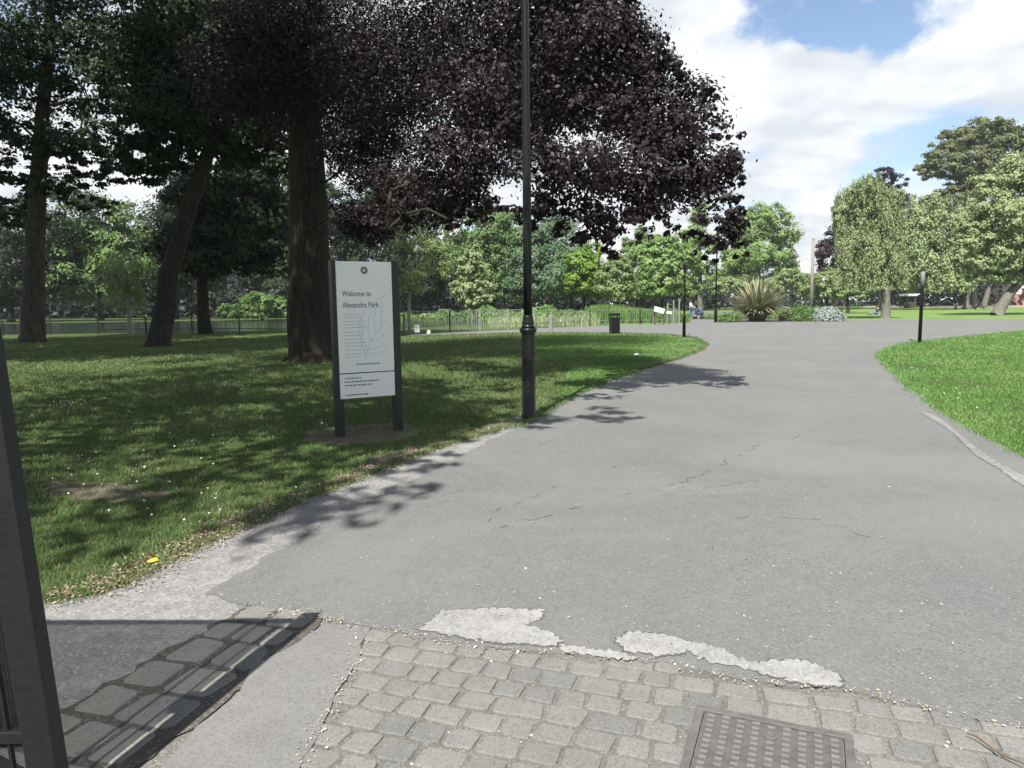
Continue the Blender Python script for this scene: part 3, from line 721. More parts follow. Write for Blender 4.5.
def standing(arm):
    J = dict(pelvis=(0, 0, .92), waist=(0, 0, 1.08), chest=(0, 0, 1.30), neck=(0, 0, 1.44), chin=(0, -.03, 1.50), head=(0, -.01, 1.57), crown=(0, 0, 1.63))
    for s, k in (('_l', -1), ('_r', 1)):
        J['shoulder'+s] = (k*.19, 0, 1.36)
        if arm == 'push': J['elbow'+s] = (k*.24, -.10, 1.10); J['wrist'+s] = (k*.2, -.34, 1.04); J['hand'+s] = (k*.18, -.42, 1.03)
        J['hip'+s] = (k*.09, 0, .86); J['knee'+s] = (k*.1, -.04-k*.10, .47); J['ankle'+s] = (k*.1, .02-k*.16, .08); J['toe'+s] = (k*.11, -.1-k*.16, .045)
    return J
def seated(lean=.1, kneez=.34, hands='knee', legs=(-1, 0)):
    J = dict(pelvis=(0, 0, .13), waist=(0, lean*.4, .29), chest=(0, lean, .52), neck=(0, lean*.9, .66), chin=(0, lean*.7-.02, .72), head=(0, lean*.6, .79), crown=(0, lean*.6, .85))
    for s, k in (('_l', -1), ('_r', 1)):
        J['shoulder'+s] = (k*.18, lean, .58)
        if hands == 'knee': J['elbow'+s] = (k*.23, -.10, .40); J['wrist'+s] = (k*.16, -.30, .42); J['hand'+s] = (k*.13, -.38, .43)
        else: J['elbow'+s] = (k*.26, lean+.16, .33); J['wrist'+s] = (k*.27, lean+.24, .10); J['hand'+s] = (k*.28, lean+.2, .04)
        J['hip'+s] = (k*.09, -.04, .13); J['knee'+s] = (k*.13, -.45, kneez); J['ankle'+s] = (k*.12, -.80 if kneez < .25 else -.62, .08); J['toe'+s] = (k*.13, -.92 if kneez < .25 else -.76, .06)
    return J
pp_ = gp(690.5, 319.3)
person(pp_, R(62), 'person in a white top and blue trousers walking behind a pram', standing('push'), C_white, C_jeans)
p = gp(876.5, 314.6); person(p, R(-70), 'person in black sitting on the grass left of the weeping tree trunk', seated(.18, .2, 'back'), C_black, C_jeans)
p = gp(955.5, 308.5); person(p, R(-30), 'person in a pink top sitting at the far edge of the right grass', seated(.05, .4), C_pink, C_pale)
p = gp(974, 308.8); person(p, R(-80), 'person in dark blue reclining on the grass beside the picnic table', seated(.38, .16, 'back'), C_navy, C_black)
p = gp(838, 311.5); person(p, R(20), 'person in a pale top sitting on grass behind the silver plant', seated(.05, .38), C_white, C_jeans)
p = gp(963, 308.3); o = empty('picnic_bag', p); tag(o, 'pale cloth bag on the grass between the two sitting picnickers', 'bag')
MB().tube([(-.3, 0, .14), (-.22, 0, .2), (.22, 0, .2), (.3, 0, .14)], [.1, .19, .19, .1], 10).build('body', C_pale, o, smooth=True)
MB().tube([(-.15, 0, .36), (-.1, 0, .5), (.1, 0, .5), (.15, 0, .36)], .015, 6).build('handle', C_pale, o)
# pram
fw = Matrix.Rotation(R(62), 3, 'Z') @ Vector((0, -1, 0)); q = pp_ + fw*.72
pr = empty('pram', q, R(62)); tag(pr, 'dark blue pram pushed by the person in white across the plaza', 'pram')
mb = MB()
for i in range(7):
    a = PI*i/6
mb.tube([(0, .30, .62), (0, .12, .56), (0, -.2, .52), (0, -.36, .60)], [.16, .21, .21, .15], 12); mb.build('seat_shell', C_navy, pr, smooth=True)
MB().lathe([(.25, 0), (.24, .12), (.17, .24), (.04, .3)], n=14).build('hood', C_navy, pr, smooth=True).location = (0, .12, .66)
mb = MB()
for s in (-.24, .24): mb.tube([(s, .5, 1.03), (s, .2, .7), (s, -.34, .16)], .014, 6); mb.tube([(s, .3, .16), (s, -.1, .55)], .014, 6)
mb.tube([(-.24, .5, 1.03), (.24, .5, 1.03)], .016, 6); mb.build('frame', M_galv, pr)
for x in (-.27, .27):
    for y in (-.36, .32):
        MB().tube([(x-.02, y, .13), (x+.02, y, .13)], .13, 14).build('wheel', M_rubber, pr)

# ------------------------------------------------------------------ picnic table, canopy, building
p = at(989, 309, 92); p.z = 0; o = empty('picnic_table', p, R(8)); tag(o, 'long dark wooden picnic table with benches under the right trees', 'picnic table')
MB().box((0, 0, .76), (3.4, .75, .06)).build('table_top', M_bench, o)
for s in (-.75, .75): MB().box((0, s, .44), (3.4, .28, .05)).build('bench_seat', M_bench, o)
for x in (-1.3, 1.3):
    MB().bar((x, -.78, 0), (x, -.25, .73), .09, .05).build('leg', M_bench, o); MB().bar((x, .78, 0), (x, .25, .73), .09, .05).build('leg', M_bench, o)
    MB().box((x+.06, 0, .39), (.05, 1.6, .09)).build('crossbeam', M_bench, o)
p = at(909, 306, 118); p.z = 0; o = empty('canopy', p, R(10)); tag(o, 'small white flat canopy on dark posts in the shade of the far trees', 'canopy')
for sx_ in (-1, 1):
    for sy_ in (-1, 1): MB().box((sx_*.95, sy_*.8, .95), (.09, .09, 1.9)).build('post', M_bench, o)
MB().box((0, 0, 2.1), (2.3, 2.0, .38)).build('roof', M_white, o, bevel=.06)
MB().box((0, -.2, .5), (1.7, .8, 1.0)).build('counter', M_bench, o)
p = at(1012, 306, 140); p.z = 0; o = empty('pavilion', p, R(-6)); tag(o, 'low brick pavilion with pale upper wall glimpsed behind the right trees', 'building')
MB().box((9, 4, 1.1), (18, 8, 2.2)).build('brick_wall', M_brick, o); MB().box((9, 4, 3.4), (17.9, 7.9, 2.4)).build('upper_wall', M_render, o)
rb = MB(); rb.v += [Vector(q) for q in ((-.6, -.6, 4.61), (18.6, -.6, 4.61), (18.6, 8.6, 4.61), (-.6, 8.6, 4.61), (2.5, 4, 7.2), (15.5, 4, 7.2))]
rb.f += [[0, 1, 5, 4], [1, 2, 5], [2, 3, 4, 5], [3, 0, 4], [3, 2, 1, 0]]; rb.build('roof', M_roof, o)
for i in range(4):
    wd = MB().box((3+i*4, -.02, 3.2), (1.6, .12, 1.2)).build('window', M_black, o); MB().box((3+i*4, -.1, 2.55), (1.8, .1, .08)).build('sill', M_white, wd)

# ------------------------------------------------------------------ trees
def tree(name, label, px, D, trunk, tr, blobs, leaf, n, mat, bk=B_dark, group=None, cat='tree', clump=.30, limbs=26, weep=0.0, up=.5, shell=.55, asp=.62, depthk=1.0, world=False, per=None, flat=.65, lr=None):
    """trunk: list of pixels from the base up; blobs: (px,py,rx,ry[,D]) seen outline of each crown mass at its own distance"""
    base = at(px, 310, D) if not world else Vector(px); base.z = 0
    root = empty(name, base); tag(root, label, cat, group)
    tp = [Vector((0, 0, -.1))] + [(at(q[0], q[1], q[2] if len(q) > 2 else D)-base) if not world else Vector(q) for q in trunk]
    rr = [tr*1.55] + [tr*(1-.62*i/max(1, len(tp)-2)) for i in range(len(tp)-1)]
    # extra root flare
    tp.insert(1, tp[0].lerp(tp[1], .12)); rr.insert(1, tr*1.24)
    rr[2] = tr if len(tp) > 2 else rr[2]
    floor_z = .25 if not weep else (1.0 if D < 45 else 2.3)
    BL = []
    for b_ in blobs:
        if world: BL.append((Vector(b_[:3]), b_[3], b_[4])); continue
        d = b_[4] if len(b_) > 4 else D + random.uniform(-.35, .35)*b_[2]/FPX*D
        BL.append((at(b_[0], b_[1], d)-base, b_[2]/FPX*d, b_[3]/FPX*d))
    area = np.array([x[1]*x[2]*(.42 if max(x[1], x[2]) < .38 and tr > .55 else 1) for x in BL]); w = area/area.sum()
    Ps, Ns, Vs, tips = [], [], [], []
    for (c, rx, rz), ww in zip(BL, w):
        nl = int(n*ww); nc_ = max(5, int(nl/(per or 55)))
        d = unit(rng.normal(size=(nc_, 3))); rad = rng.uniform(shell**2.2, 1, nc_)**(1/2.2)
        cc = d*rad[:, None]*np.array((rx, rx*depthk, rz))*.95 + np.array(c)
        cs = clump*min(rx, rz)*rng.uniform(.55, 1.25, nc_)
        idx = rng.integers(0, nc_, nl)
        off = rng.normal(size=(nl, 3))*cs[idx][:, None]*np.array((1, 1, flat))*.62
        if weep: off[:, :2] *= .6
        P = cc[idx]+off
        if weep: P[:, 2] -= weep*rng.uniform(0, 1, nl)*(rng.uniform(.15, 1.6, nc_)**1.5)[idx]; P[:, :2] += rng.normal(size=(nl, 2))*.05
        Nn = unit(unit(off+1e-5)*.65 + d[idx]*.55 + rng.normal(size=(nl, 3))*.42 + np.array((0, 0, up)))
        Ps.append(P); Ns.append(Nn); Vs.append(np.clip(rng.uniform(0, 1, nc_)[idx]*.55 + rng.uniform(0, .45, nl), 0, 1))
        for q in cc[:max(2, int(limbs*ww)+1)]: tips.append((Vector(q), Vector(c)))
    P = np.vstack(Ps); Nn = np.vstack(Ns); va = np.concatenate(Vs)
    low = P[:, 2] < floor_z; P[low, 2] = floor_z + rng.uniform(0, 1.3, low.sum())**2
    ax = np.tile(np.array((0, 0, -1.0)), (len(P), 1)) if weep else None
    mb = MB(); dense, dr = [tp[0]], [rr[0]]
    for p0, p1, r0, r1 in zip(tp[:-1], tp[1:], rr[:-1], rr[1:]):
        for k_ in (.34, .67, 1):
            q = p0.lerp(p1, k_); dense.append(q + (Vector((random.gauss(0, .07), random.gauss(0, .07), 0))*tr if k_ < 1 else Vector((0, 0, 0)))); dr.append(r0+(r1-r0)*k_)
    mb.tube(dense, dr, 14)
    # limbs grow from the trunk outward, each new one from the nearest older wood
    nodes = [[q, -1, r_] for q, r_ in zip(dense[5:], dr[5:])]; ntr = len(nodes)
    axis = dense[len(dense)//2]
    tips.sort(key=lambda a: (a[0]-axis).length)
    chains = []
    for q, c in tips[:110]:
        best, bd = 0, 1e9
        for j, nd in enumerate(nodes):
            v = q-nd[0]; dd = v.length + (max(0, -v.z)*.6 if not weep else 0) + (.0 if j < ntr else .12*v.length)
            if dd < bd: best, bd = j, dd
        p0 = nodes[best][0]; ln_ = (q-p0).length
        if ln_ < .05: continue
        ids = [best]; par = best; nseg = 4
        jit = ln_*.07
        for k_ in range(1, nseg+1):
            f_ = k_/nseg; pt = p0.lerp(q, f_) + Vector((0, 0, .16*ln_*math.sin(PI*f_))) + Vector((random.gauss(0, jit), random.gauss(0, jit), random.gauss(0, jit)))*(1 if k_ < nseg else 0)
            nodes.append([pt, par, 0.0]); par = len(nodes)-1; ids.append(par)
        chains.append(ids)
    acc = [0.0]*len(nodes); r0 = (lr or .018)*.9
    for j in range(len(nodes)-1, ntr-1, -1):
        acc[j] = acc[j] if acc[j] > 0 else r0**2.3
        if nodes[j][1] >= ntr: acc[nodes[j][1]] += acc[j]
    for ids in chains:
        rs = [min(tr*.6, acc[j]**(1/2.3)) if j >= ntr else None for j in ids]; rs[0] = rs[1]*1.15 if rs[0] is None else min(rs[0], rs[1]*1.1); rs[-1] *= .6
        mb.tube([nodes[j][0] for j in ids], rs, 6, cap=False)
    mb.build('trunk', bk, root, smooth=True)
    mesh_quads('crown', leaf_quads(P, Nn, leaf, asp, ax), mat, va, root)
    return root

# the copper beech that leans over the path
tree('beech_tree', 'huge copper beech with dark purple crown reaching over the path behind the welcome sign', 312, 20.6,
     [(309, 250), (306, 150), (310, 60), (318, -60), (330, -200)], .57,
     [(590, 60, 70, 60, 13.5), (672, 118, 52, 42, 12.6), (700, 172, 40, 40, 12), (730, 220, 16, 32, 11.6), (716, 240, 16, 14, 11.4), (735, 175, 12, 30, 11.8), (690, 215, 22, 16, 11.6), (640, 175, 62, 48, 12.2), (565, 170, 58, 40, 11.4), (600, 222, 42, 22, 11.6), (650, 212, 30, 14, 11.8), (540, 212, 30, 16, 11.8),
      (490, 110, 75, 55, 14), (455, 165, 62, 38, 13), (400, 60, 90, 75, 18), (520, 25, 95, 55, 15), (400, 185, 50, 26, 16), (365, 150, 55, 40, 19), (425, 205, 45, 26, 15), (470, 205, 30, 20, 14), (375, 225, 40, 20, 18), (300, 30, 80, 60, 20), (360, 215, 40, 22, 18),
      (570, -30, 65, 50, 14), (480, -70, 120, 60, 16), (350, -110, 150, 80, 20), (618, 20, 28, 40, 13), (250, 70, 60, 55, 19), (330, 90, 80, 60, 22), (430, -200, 200, 90, 20), (540, 95, 60, 60, 15), (635, 118, 40, 28, 12.3), (600, 110, 40, 26, 13), (650, 70, 34, 30, 13), (520, -40, 42, 18, 8.2), (565, -32, 36, 14, 8.8), (470, -70, 40, 18, 8.0)] + [(x_, y_, random.uniform(12, 22), random.uniform(9, 15), 11.8+random.uniform(-.4, .9)) for x_, y_ in ((380, 230), (405, 224), (440, 222), (470, 217), (500, 208), (528, 222), (560, 230), (585, 240), (610, 243), (640, 234), (668, 230), (690, 236), (712, 254), (733, 250), (738, 215), (732, 178), (724, 132), (708, 92), (684, 66), (662, 46))],
     .082, 380000, F_beech, B_dark, clump=.30, limbs=90, up=.35, shell=.15, per=42, lr=.016)
# left-hand trees
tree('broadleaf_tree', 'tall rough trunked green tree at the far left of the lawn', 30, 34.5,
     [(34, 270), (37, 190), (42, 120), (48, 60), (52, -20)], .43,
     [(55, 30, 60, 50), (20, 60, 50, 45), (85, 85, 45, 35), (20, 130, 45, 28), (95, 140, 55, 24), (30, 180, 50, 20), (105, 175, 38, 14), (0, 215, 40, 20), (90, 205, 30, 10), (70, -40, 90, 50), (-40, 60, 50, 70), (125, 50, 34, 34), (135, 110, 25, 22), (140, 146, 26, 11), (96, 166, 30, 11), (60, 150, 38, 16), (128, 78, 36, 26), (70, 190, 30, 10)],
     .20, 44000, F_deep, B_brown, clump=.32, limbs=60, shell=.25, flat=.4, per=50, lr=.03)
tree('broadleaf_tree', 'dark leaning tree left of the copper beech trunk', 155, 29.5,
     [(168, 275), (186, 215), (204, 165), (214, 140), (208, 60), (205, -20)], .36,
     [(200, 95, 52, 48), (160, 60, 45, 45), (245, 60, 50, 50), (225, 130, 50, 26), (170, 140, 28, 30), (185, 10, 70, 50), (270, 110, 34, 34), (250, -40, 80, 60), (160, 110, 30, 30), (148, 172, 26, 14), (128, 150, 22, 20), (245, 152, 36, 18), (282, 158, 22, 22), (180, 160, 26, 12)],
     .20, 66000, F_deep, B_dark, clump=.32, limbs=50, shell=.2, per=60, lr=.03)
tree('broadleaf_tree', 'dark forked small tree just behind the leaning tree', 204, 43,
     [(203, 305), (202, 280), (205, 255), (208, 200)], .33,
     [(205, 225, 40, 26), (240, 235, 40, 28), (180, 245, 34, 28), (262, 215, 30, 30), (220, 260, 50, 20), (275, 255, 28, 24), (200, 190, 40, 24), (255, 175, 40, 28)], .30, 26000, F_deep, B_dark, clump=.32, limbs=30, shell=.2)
tree('birch_tree', 'pale grey weeping sapling with white trunk near the lake', 129.5, 40.5,
     [(129, 318), (128, 290), (126, 262)], .10, [(122, 262, 20, 18), (132, 282, 20, 14), (112, 280, 14, 14), (124, 295, 22, 10)], .13, 4200, F_silver, B_pale, clump=.4, limbs=30, weep=.7, shell=.1, lr=.012)
tree('slim_tree', 'slim young tree with pale stem and sparse yellowish leaves right of the sign', 409, 40,
     [(409, 312), (410, 285), (414, 262), (420, 240)], .085, [(418, 262, 32, 22), (436, 240, 24, 18), (398, 282, 24, 16), (440, 268, 16, 14), (425, 288, 22, 10), (404, 240, 22, 20)], .15, 4600, F_olive, B_pale, clump=.36, limbs=40, shell=.15)
# far bank
FAR = [
 ('broadleaf_tree', 'dark spreading tree across the lake behind the far left trunk', 10, 88, [(10, 270)], [(60, 215, 45, 40), (5, 262, 50, 48), (45, 275, 40, 35), (-40, 250, 50, 60), (20, 225, 40, 30)], F_deep, .34, 11000),
 ('broadleaf_tree', 'bright topped green tree across the lake left of the leaning trunk', 100, 92, [(100, 270)], [(100, 222, 42, 30), (80, 250, 40, 32), (125, 250, 35, 35), (100, 280, 55, 24)], F_mid, .34, 7500),
 ('evergreen_tree', 'dark evergreen across the lake behind the leaning trunk', 175, 95, [(175, 270)], [(205, 205, 45, 38), (170, 235, 32, 40), (160, 275, 38, 28), (195, 265, 35, 35)], F_deep, .34, 9500),
 ('lakeside_shrub', 'rounded light green shrub on the far bank left of the beech trunk', 262, 84, [(262, 312)], [(262, 305, 26, 14), (240, 312, 22, 10), (285, 312, 20, 10)], F_mid, .26, 2800),
 ('broadleaf_tree', 'dark tree across the lake directly behind the beech trunk', 300, 98, [(300, 270)], [(265, 215, 42, 38), (285, 245, 40, 40), (330, 255, 40, 45), (270, 285, 30, 22), (340, 220, 40, 35), (300, 200, 50, 35)], F_deep, .36, 9000),
 ('broadleaf_tree', 'dark bushy tree across the lake behind the slim young tree', 380, 100, [(380, 270)], [(375, 250, 38, 38), (420, 275, 34, 30), (395, 215, 40, 30), (440, 240, 26, 36)], F_deep, .36, 8000),
 ('broadleaf_tree', 'tall mid green tree behind the small pale conical tree', 490, 96, [(490, 270)], [(490, 232, 28, 26), (505, 258, 26, 32), (468, 262, 22, 30), (515, 232, 20, 24), (490, 215, 16, 12), (480, 285, 30, 22)], F_mid, .32, 8000),
 ('conical_tree', 'pale olive conical tree standing between the slim young tree and lamp post', 473, 66, [(473, 290), (472, 250)], [(472, 245, 6, 12), (471, 258, 12, 11), (473, 272, 18, 12), (472, 288, 24, 12), (474, 300, 22, 8)], F_silver, .20, 6000),
 ('cypress_tree', 'broad blue green cypress directly behind the nearest lamp post', 548, 94, [(548, 250)], [(543, 226, 20, 22), (560, 245, 28, 30), (530, 258, 24, 32), (575, 268, 24, 28), (545, 278, 42, 24), (518, 285, 16, 18), (582, 288, 20, 14)], F_blue, .28, 11000),
 ('maple_tree', 'yellow green maple right of the blue green cypress', 584, 84, [(584, 285)], [(580, 262, 17, 14), (592, 272, 18, 16), (576, 282, 16, 12), (594, 252, 10, 9), (600, 290, 14, 9)], F_fresh, .26, 4600),
 ('birch_tree', 'round grey green birch behind the litter bin', 618, 80, [(618, 290), (618, 262)], [(618, 258, 12, 10), (617, 272, 18, 14), (620, 288, 20, 14), (606, 286, 12, 12)], F_olive, .24, 4600),
 ('broadleaf_tree', 'dark narrow tree between the birch and the leafy plaza trees', 642, 105, [(642, 280)], [(642, 245, 14, 18), (632, 250, 12, 14), (642, 262, 12, 22), (646, 285, 14, 16), (634, 285, 10, 14)], F_mid, .3, 5600),
 ('broadleaf_tree', 'light green tree behind the tilted information boards', 662, 82, [(662, 300), (662, 270)], [(662, 247, 18, 13), (684, 256, 15, 13), (645, 255, 12, 12), (655, 268, 16, 14), (668, 260, 18, 14), (660, 284, 20, 12), (676, 280, 12, 12)], F_poplar, .26, 8600),
 ('poplar_tree', 'tall thin crowned poplar behind the person with a pram', 700, 112, [(700, 270), (700, 225)], [(700, 218, 12, 14), (692, 236, 14, 12), (708, 246, 14, 12), (690, 260, 16, 12), (706, 272, 18, 13), (688, 284, 18, 12)], F_poplar, .28, 5600),
 ('poplar_tree', 'big billowing poplar left of the wooden pole', 757, 118, [(757, 270), (758, 225)], [(765, 218, 26, 15), (745, 232, 26, 18), (782, 236, 20, 16), (758, 254, 34, 16), (785, 262, 16, 14), (735, 262, 22, 16), (760, 278, 40, 14)], F_poplar, .30, 12000),
 ('ornamental_tree', 'low round park tree behind left side of the spiky plant', 735, 96, [(735, 300), (735, 284)], [(735, 284, 20, 10), (722, 288, 14, 9), (748, 288, 14, 9)], F_olive, .24, 3400),
 ('ornamental_tree', 'low round park tree directly left of the wooden pole', 792, 98, [(792, 300), (792, 280)], [(790, 278, 18, 10), (802, 286, 16, 9), (778, 287, 14, 9)], F_olive, .24, 3600),
 ('ornamental_tree', 'low round park tree directly right of the wooden pole', 826, 92, [(827, 300), (828, 285)], [(826, 280, 20, 12), (842, 287, 16, 11), (812, 288, 14, 10)], F_olive, .24, 4200),
 ('ornamental_tree', 'low spreading tree with dark trunk left of the weeping tree', 848, 80, [(848, 304), (846, 285)], [(850, 282, 20, 12), (862, 290, 18, 9), (836, 292, 14, 7)], F_olive, .22, 4000),
 ('purple_tree', 'dark purple tree peeping left of the weeping tree', 836, 108, [(836, 270)], [(840, 236, 18, 18), (830, 258, 16, 18), (850, 262, 18, 18), (855, 215, 18, 18), (826, 248, 10, 10)], F_purple, .28, 5200),
 ('purple_tree', 'dark purple tree whose top shows above the weeping tree', 880, 112, [(880, 220)], [(880, 175, 18, 9), (893, 182, 14, 10), (868, 184, 14, 10), (880, 205, 28, 20), (890, 240, 30, 30)], F_purple, .28, 5600),
 ('oak_tree', 'tallest brownish green tree with dark limbs at upper right', 975, 122, [(972, 230), (970, 180)], [(990, 130, 26, 14), (962, 140, 24, 15), (940, 156, 22, 14), (1010, 145, 30, 18), (965, 165, 36, 16), (925, 172, 14, 9), (1035, 160, 30, 22), (990, 180, 40, 16), (950, 200, 30, 14)], F_oak, .36, 19000),
 ('broadleaf_tree', 'second drooping grey green tree right of the weeping tree', 966, 98, [(968, 285), (950, 230)], [(912, 245, 16, 26), (970, 215, 18, 18), (930, 205, 22, 16), (918, 232, 22, 22), (945, 226, 22, 22), (925, 258, 26, 20), (955, 258, 22, 20), (940, 280, 30, 10), (965, 235, 14, 22)], F_silver, .28, 16000),
]
for i, (nm, lab, px, D, trk, bl, mt_, lf_, n_) in enumerate(FAR):
    kw = {}
    if nm == 'oak_tree': kw = dict(shell=.35, limbs=60, bk=B_dark, lr=.03, clump=.24)
    if 'drooping' in lab: kw = dict(weep=1.6, bk=B_grey, clump=.26)
    if nm == 'conical_tree': kw = dict(bk=B_grey, shell=.2)
    if nm == 'poplar_tree': kw = dict(bk=B_grey, shell=.3, clump=.26)
    tr_ = .12 if 'shrub' in nm else (.16 if D < 85 or nm == 'ornamental_tree' else .32)
    tree(nm, lab, px, D, trk, tr_, bl, lf_*1.2, int(n_*3.3), mt_, cat='shrub' if 'shrub' in nm else 'tree', group={'ornamental_tree': 'low round park trees', 'poplar_tree': 'poplars', 'purple_tree': 'dark purple trees'}.get(nm), **dict(dict(clump=.24, limbs=24, shell=.55, per=95), **kw))
# weeping tree and right-hand tree
tree('weeping_tree', 'weeping grey green tree with stout trunk on the right grass', 886, 58, [(886, 290), (884, 255), (880, 215), (876, 190)], .30,
     [(870, 182, 20, 9), (852, 192, 14, 10), (890, 192, 14, 10), (840, 208, 9, 14), (862, 212, 16, 16), (882, 214, 16, 18), (898, 218, 9, 18), (848, 238, 13, 14), (872, 245, 20, 16), (894, 250, 12, 14), (858, 266, 18, 9), (880, 272, 22, 8), (898, 278, 12, 7), (843, 264, 9, 9)],
     .20, 60000, F_silver, B_grey, clump=.30, limbs=60, weep=1.5, shell=.45, per=120, asp=.38, lr=.016)
tree('broadleaf_tree', 'broad pale olive tree on a leaning trunk at the right edge', 996, 64, [(1008, 296), (1022, 280), (1034, 255), (1036, 215)], .40,
     [(985, 185, 16, 14), (968, 235, 14, 18), (970, 280, 16, 8), (1010, 178, 24, 18), (1035, 170, 30, 24), (992, 205, 22, 18), (1015, 215, 32, 22), (1045, 210, 34, 34), (985, 238, 22, 16), (1010, 248, 34, 20), (975, 262, 20, 12), (1000, 272, 30, 12), (1040, 262, 40, 22), (1060, 240, 30, 40), (1025, 278, 24, 9), (980, 222, 10, 12)],
     .25, 80000, F_silver, B_grey, clump=.27, limbs=50, shell=.35, per=110, lr=.016)
o = tree('broadleaf_tree', 'slender leaning tree with pale trunk behind the picnic table', 983, 105, [(988, 292), (994, 275)], .32, [(1000, 268, 22, 12), (985, 274, 18, 8), (1015, 275, 18, 10)], .3, 2600, F_olive, B_grey, limbs=12)
# trees out of the picture on the left that shade the lawn and the sign
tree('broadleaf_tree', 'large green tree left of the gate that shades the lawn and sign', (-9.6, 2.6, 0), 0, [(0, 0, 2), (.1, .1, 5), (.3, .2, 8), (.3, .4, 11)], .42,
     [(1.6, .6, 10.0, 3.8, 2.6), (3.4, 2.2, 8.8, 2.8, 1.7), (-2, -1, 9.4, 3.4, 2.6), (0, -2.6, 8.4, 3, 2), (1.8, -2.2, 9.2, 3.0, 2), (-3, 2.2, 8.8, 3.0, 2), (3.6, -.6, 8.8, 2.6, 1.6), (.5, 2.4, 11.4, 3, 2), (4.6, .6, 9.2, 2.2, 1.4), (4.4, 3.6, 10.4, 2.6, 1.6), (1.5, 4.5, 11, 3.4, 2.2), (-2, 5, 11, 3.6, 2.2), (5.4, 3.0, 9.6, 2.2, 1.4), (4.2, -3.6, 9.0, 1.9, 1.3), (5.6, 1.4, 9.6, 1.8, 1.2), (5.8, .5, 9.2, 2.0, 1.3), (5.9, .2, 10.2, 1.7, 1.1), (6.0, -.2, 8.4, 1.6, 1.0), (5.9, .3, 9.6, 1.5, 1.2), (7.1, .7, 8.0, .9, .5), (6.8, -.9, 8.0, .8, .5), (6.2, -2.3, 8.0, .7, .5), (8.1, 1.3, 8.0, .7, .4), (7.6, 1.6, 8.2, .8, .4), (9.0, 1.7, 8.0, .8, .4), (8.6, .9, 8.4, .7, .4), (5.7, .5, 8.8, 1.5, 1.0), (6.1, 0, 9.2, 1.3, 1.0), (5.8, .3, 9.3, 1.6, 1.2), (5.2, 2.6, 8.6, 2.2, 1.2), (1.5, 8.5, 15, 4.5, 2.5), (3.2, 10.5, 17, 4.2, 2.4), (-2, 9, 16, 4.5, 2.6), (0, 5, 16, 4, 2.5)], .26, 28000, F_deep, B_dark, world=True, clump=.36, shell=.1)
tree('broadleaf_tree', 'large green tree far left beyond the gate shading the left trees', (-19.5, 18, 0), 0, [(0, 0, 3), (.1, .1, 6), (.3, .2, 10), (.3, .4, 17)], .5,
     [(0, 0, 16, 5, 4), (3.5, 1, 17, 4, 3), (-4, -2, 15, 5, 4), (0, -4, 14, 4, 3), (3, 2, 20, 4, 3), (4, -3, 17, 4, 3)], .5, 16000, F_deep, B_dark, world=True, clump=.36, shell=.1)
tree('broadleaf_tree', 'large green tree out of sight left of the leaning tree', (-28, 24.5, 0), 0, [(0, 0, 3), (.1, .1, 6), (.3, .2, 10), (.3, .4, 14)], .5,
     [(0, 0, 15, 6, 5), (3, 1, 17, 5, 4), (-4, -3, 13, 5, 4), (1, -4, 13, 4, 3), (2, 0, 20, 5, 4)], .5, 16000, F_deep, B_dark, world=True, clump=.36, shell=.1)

# distant wood closing the view, and the dark hedge under the right trees
def leafmass(name, spans, mat, leaf, n, kind='stuff', label=None, cat=None, dsp=4.0):
    Ps = []; tot = sum((s[1]-s[0])*max(4, 310-s[2]) for s in spans)
    for x0, x1, ytop, D in spans:
        k = int(n*(x1-x0)*max(4, 310-ytop)/tot); xs = rng.uniform(x0, x1, k)
        hgt = (302-ytop)/FPX*D + CAMZ
        lump = .75+.25*np.sin(xs*.11+D)+.12*np.sin(xs*.31+1)
        z = rng.uniform(0, 1, k)**.85*hgt*lump
        y = D+rng.normal(size=k)*dsp*.5
        Ps.append(np.stack([(xs-512)/FPX*D, y, np.maximum(z, .1)], 1))
    P = np.vstack(Ps); k = len(P)
    Nn = unit(rng.normal(size=(k, 3))*.7+np.array((0, -.5, .6)))
    va = np.clip(.5+.4*np.sin(P[:, 0]*.9)*np.sin(P[:, 2]*1.3+P[:, 0]*.3)+rng.normal(size=k)*.2, 0, 1)
    o = mesh_quads(name, leaf_quads(P, Nn, leaf, .7), mat, va); tag(o, label, cat, kind=kind); return o
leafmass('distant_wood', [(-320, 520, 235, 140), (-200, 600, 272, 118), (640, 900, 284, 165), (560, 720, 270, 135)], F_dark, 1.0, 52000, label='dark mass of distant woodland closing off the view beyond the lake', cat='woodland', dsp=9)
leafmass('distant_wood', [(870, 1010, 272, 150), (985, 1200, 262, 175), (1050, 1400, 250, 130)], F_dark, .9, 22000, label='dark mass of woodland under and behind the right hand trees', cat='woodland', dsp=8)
leafmass('bank_planting', [(440, 600, 305, 80), (400, 500, 309, 78), (500, 600, 310, 66)], F_mid, .3, 7000, label='bright green waterside plants along the far bank of the lake', cat='plants', dsp=4)

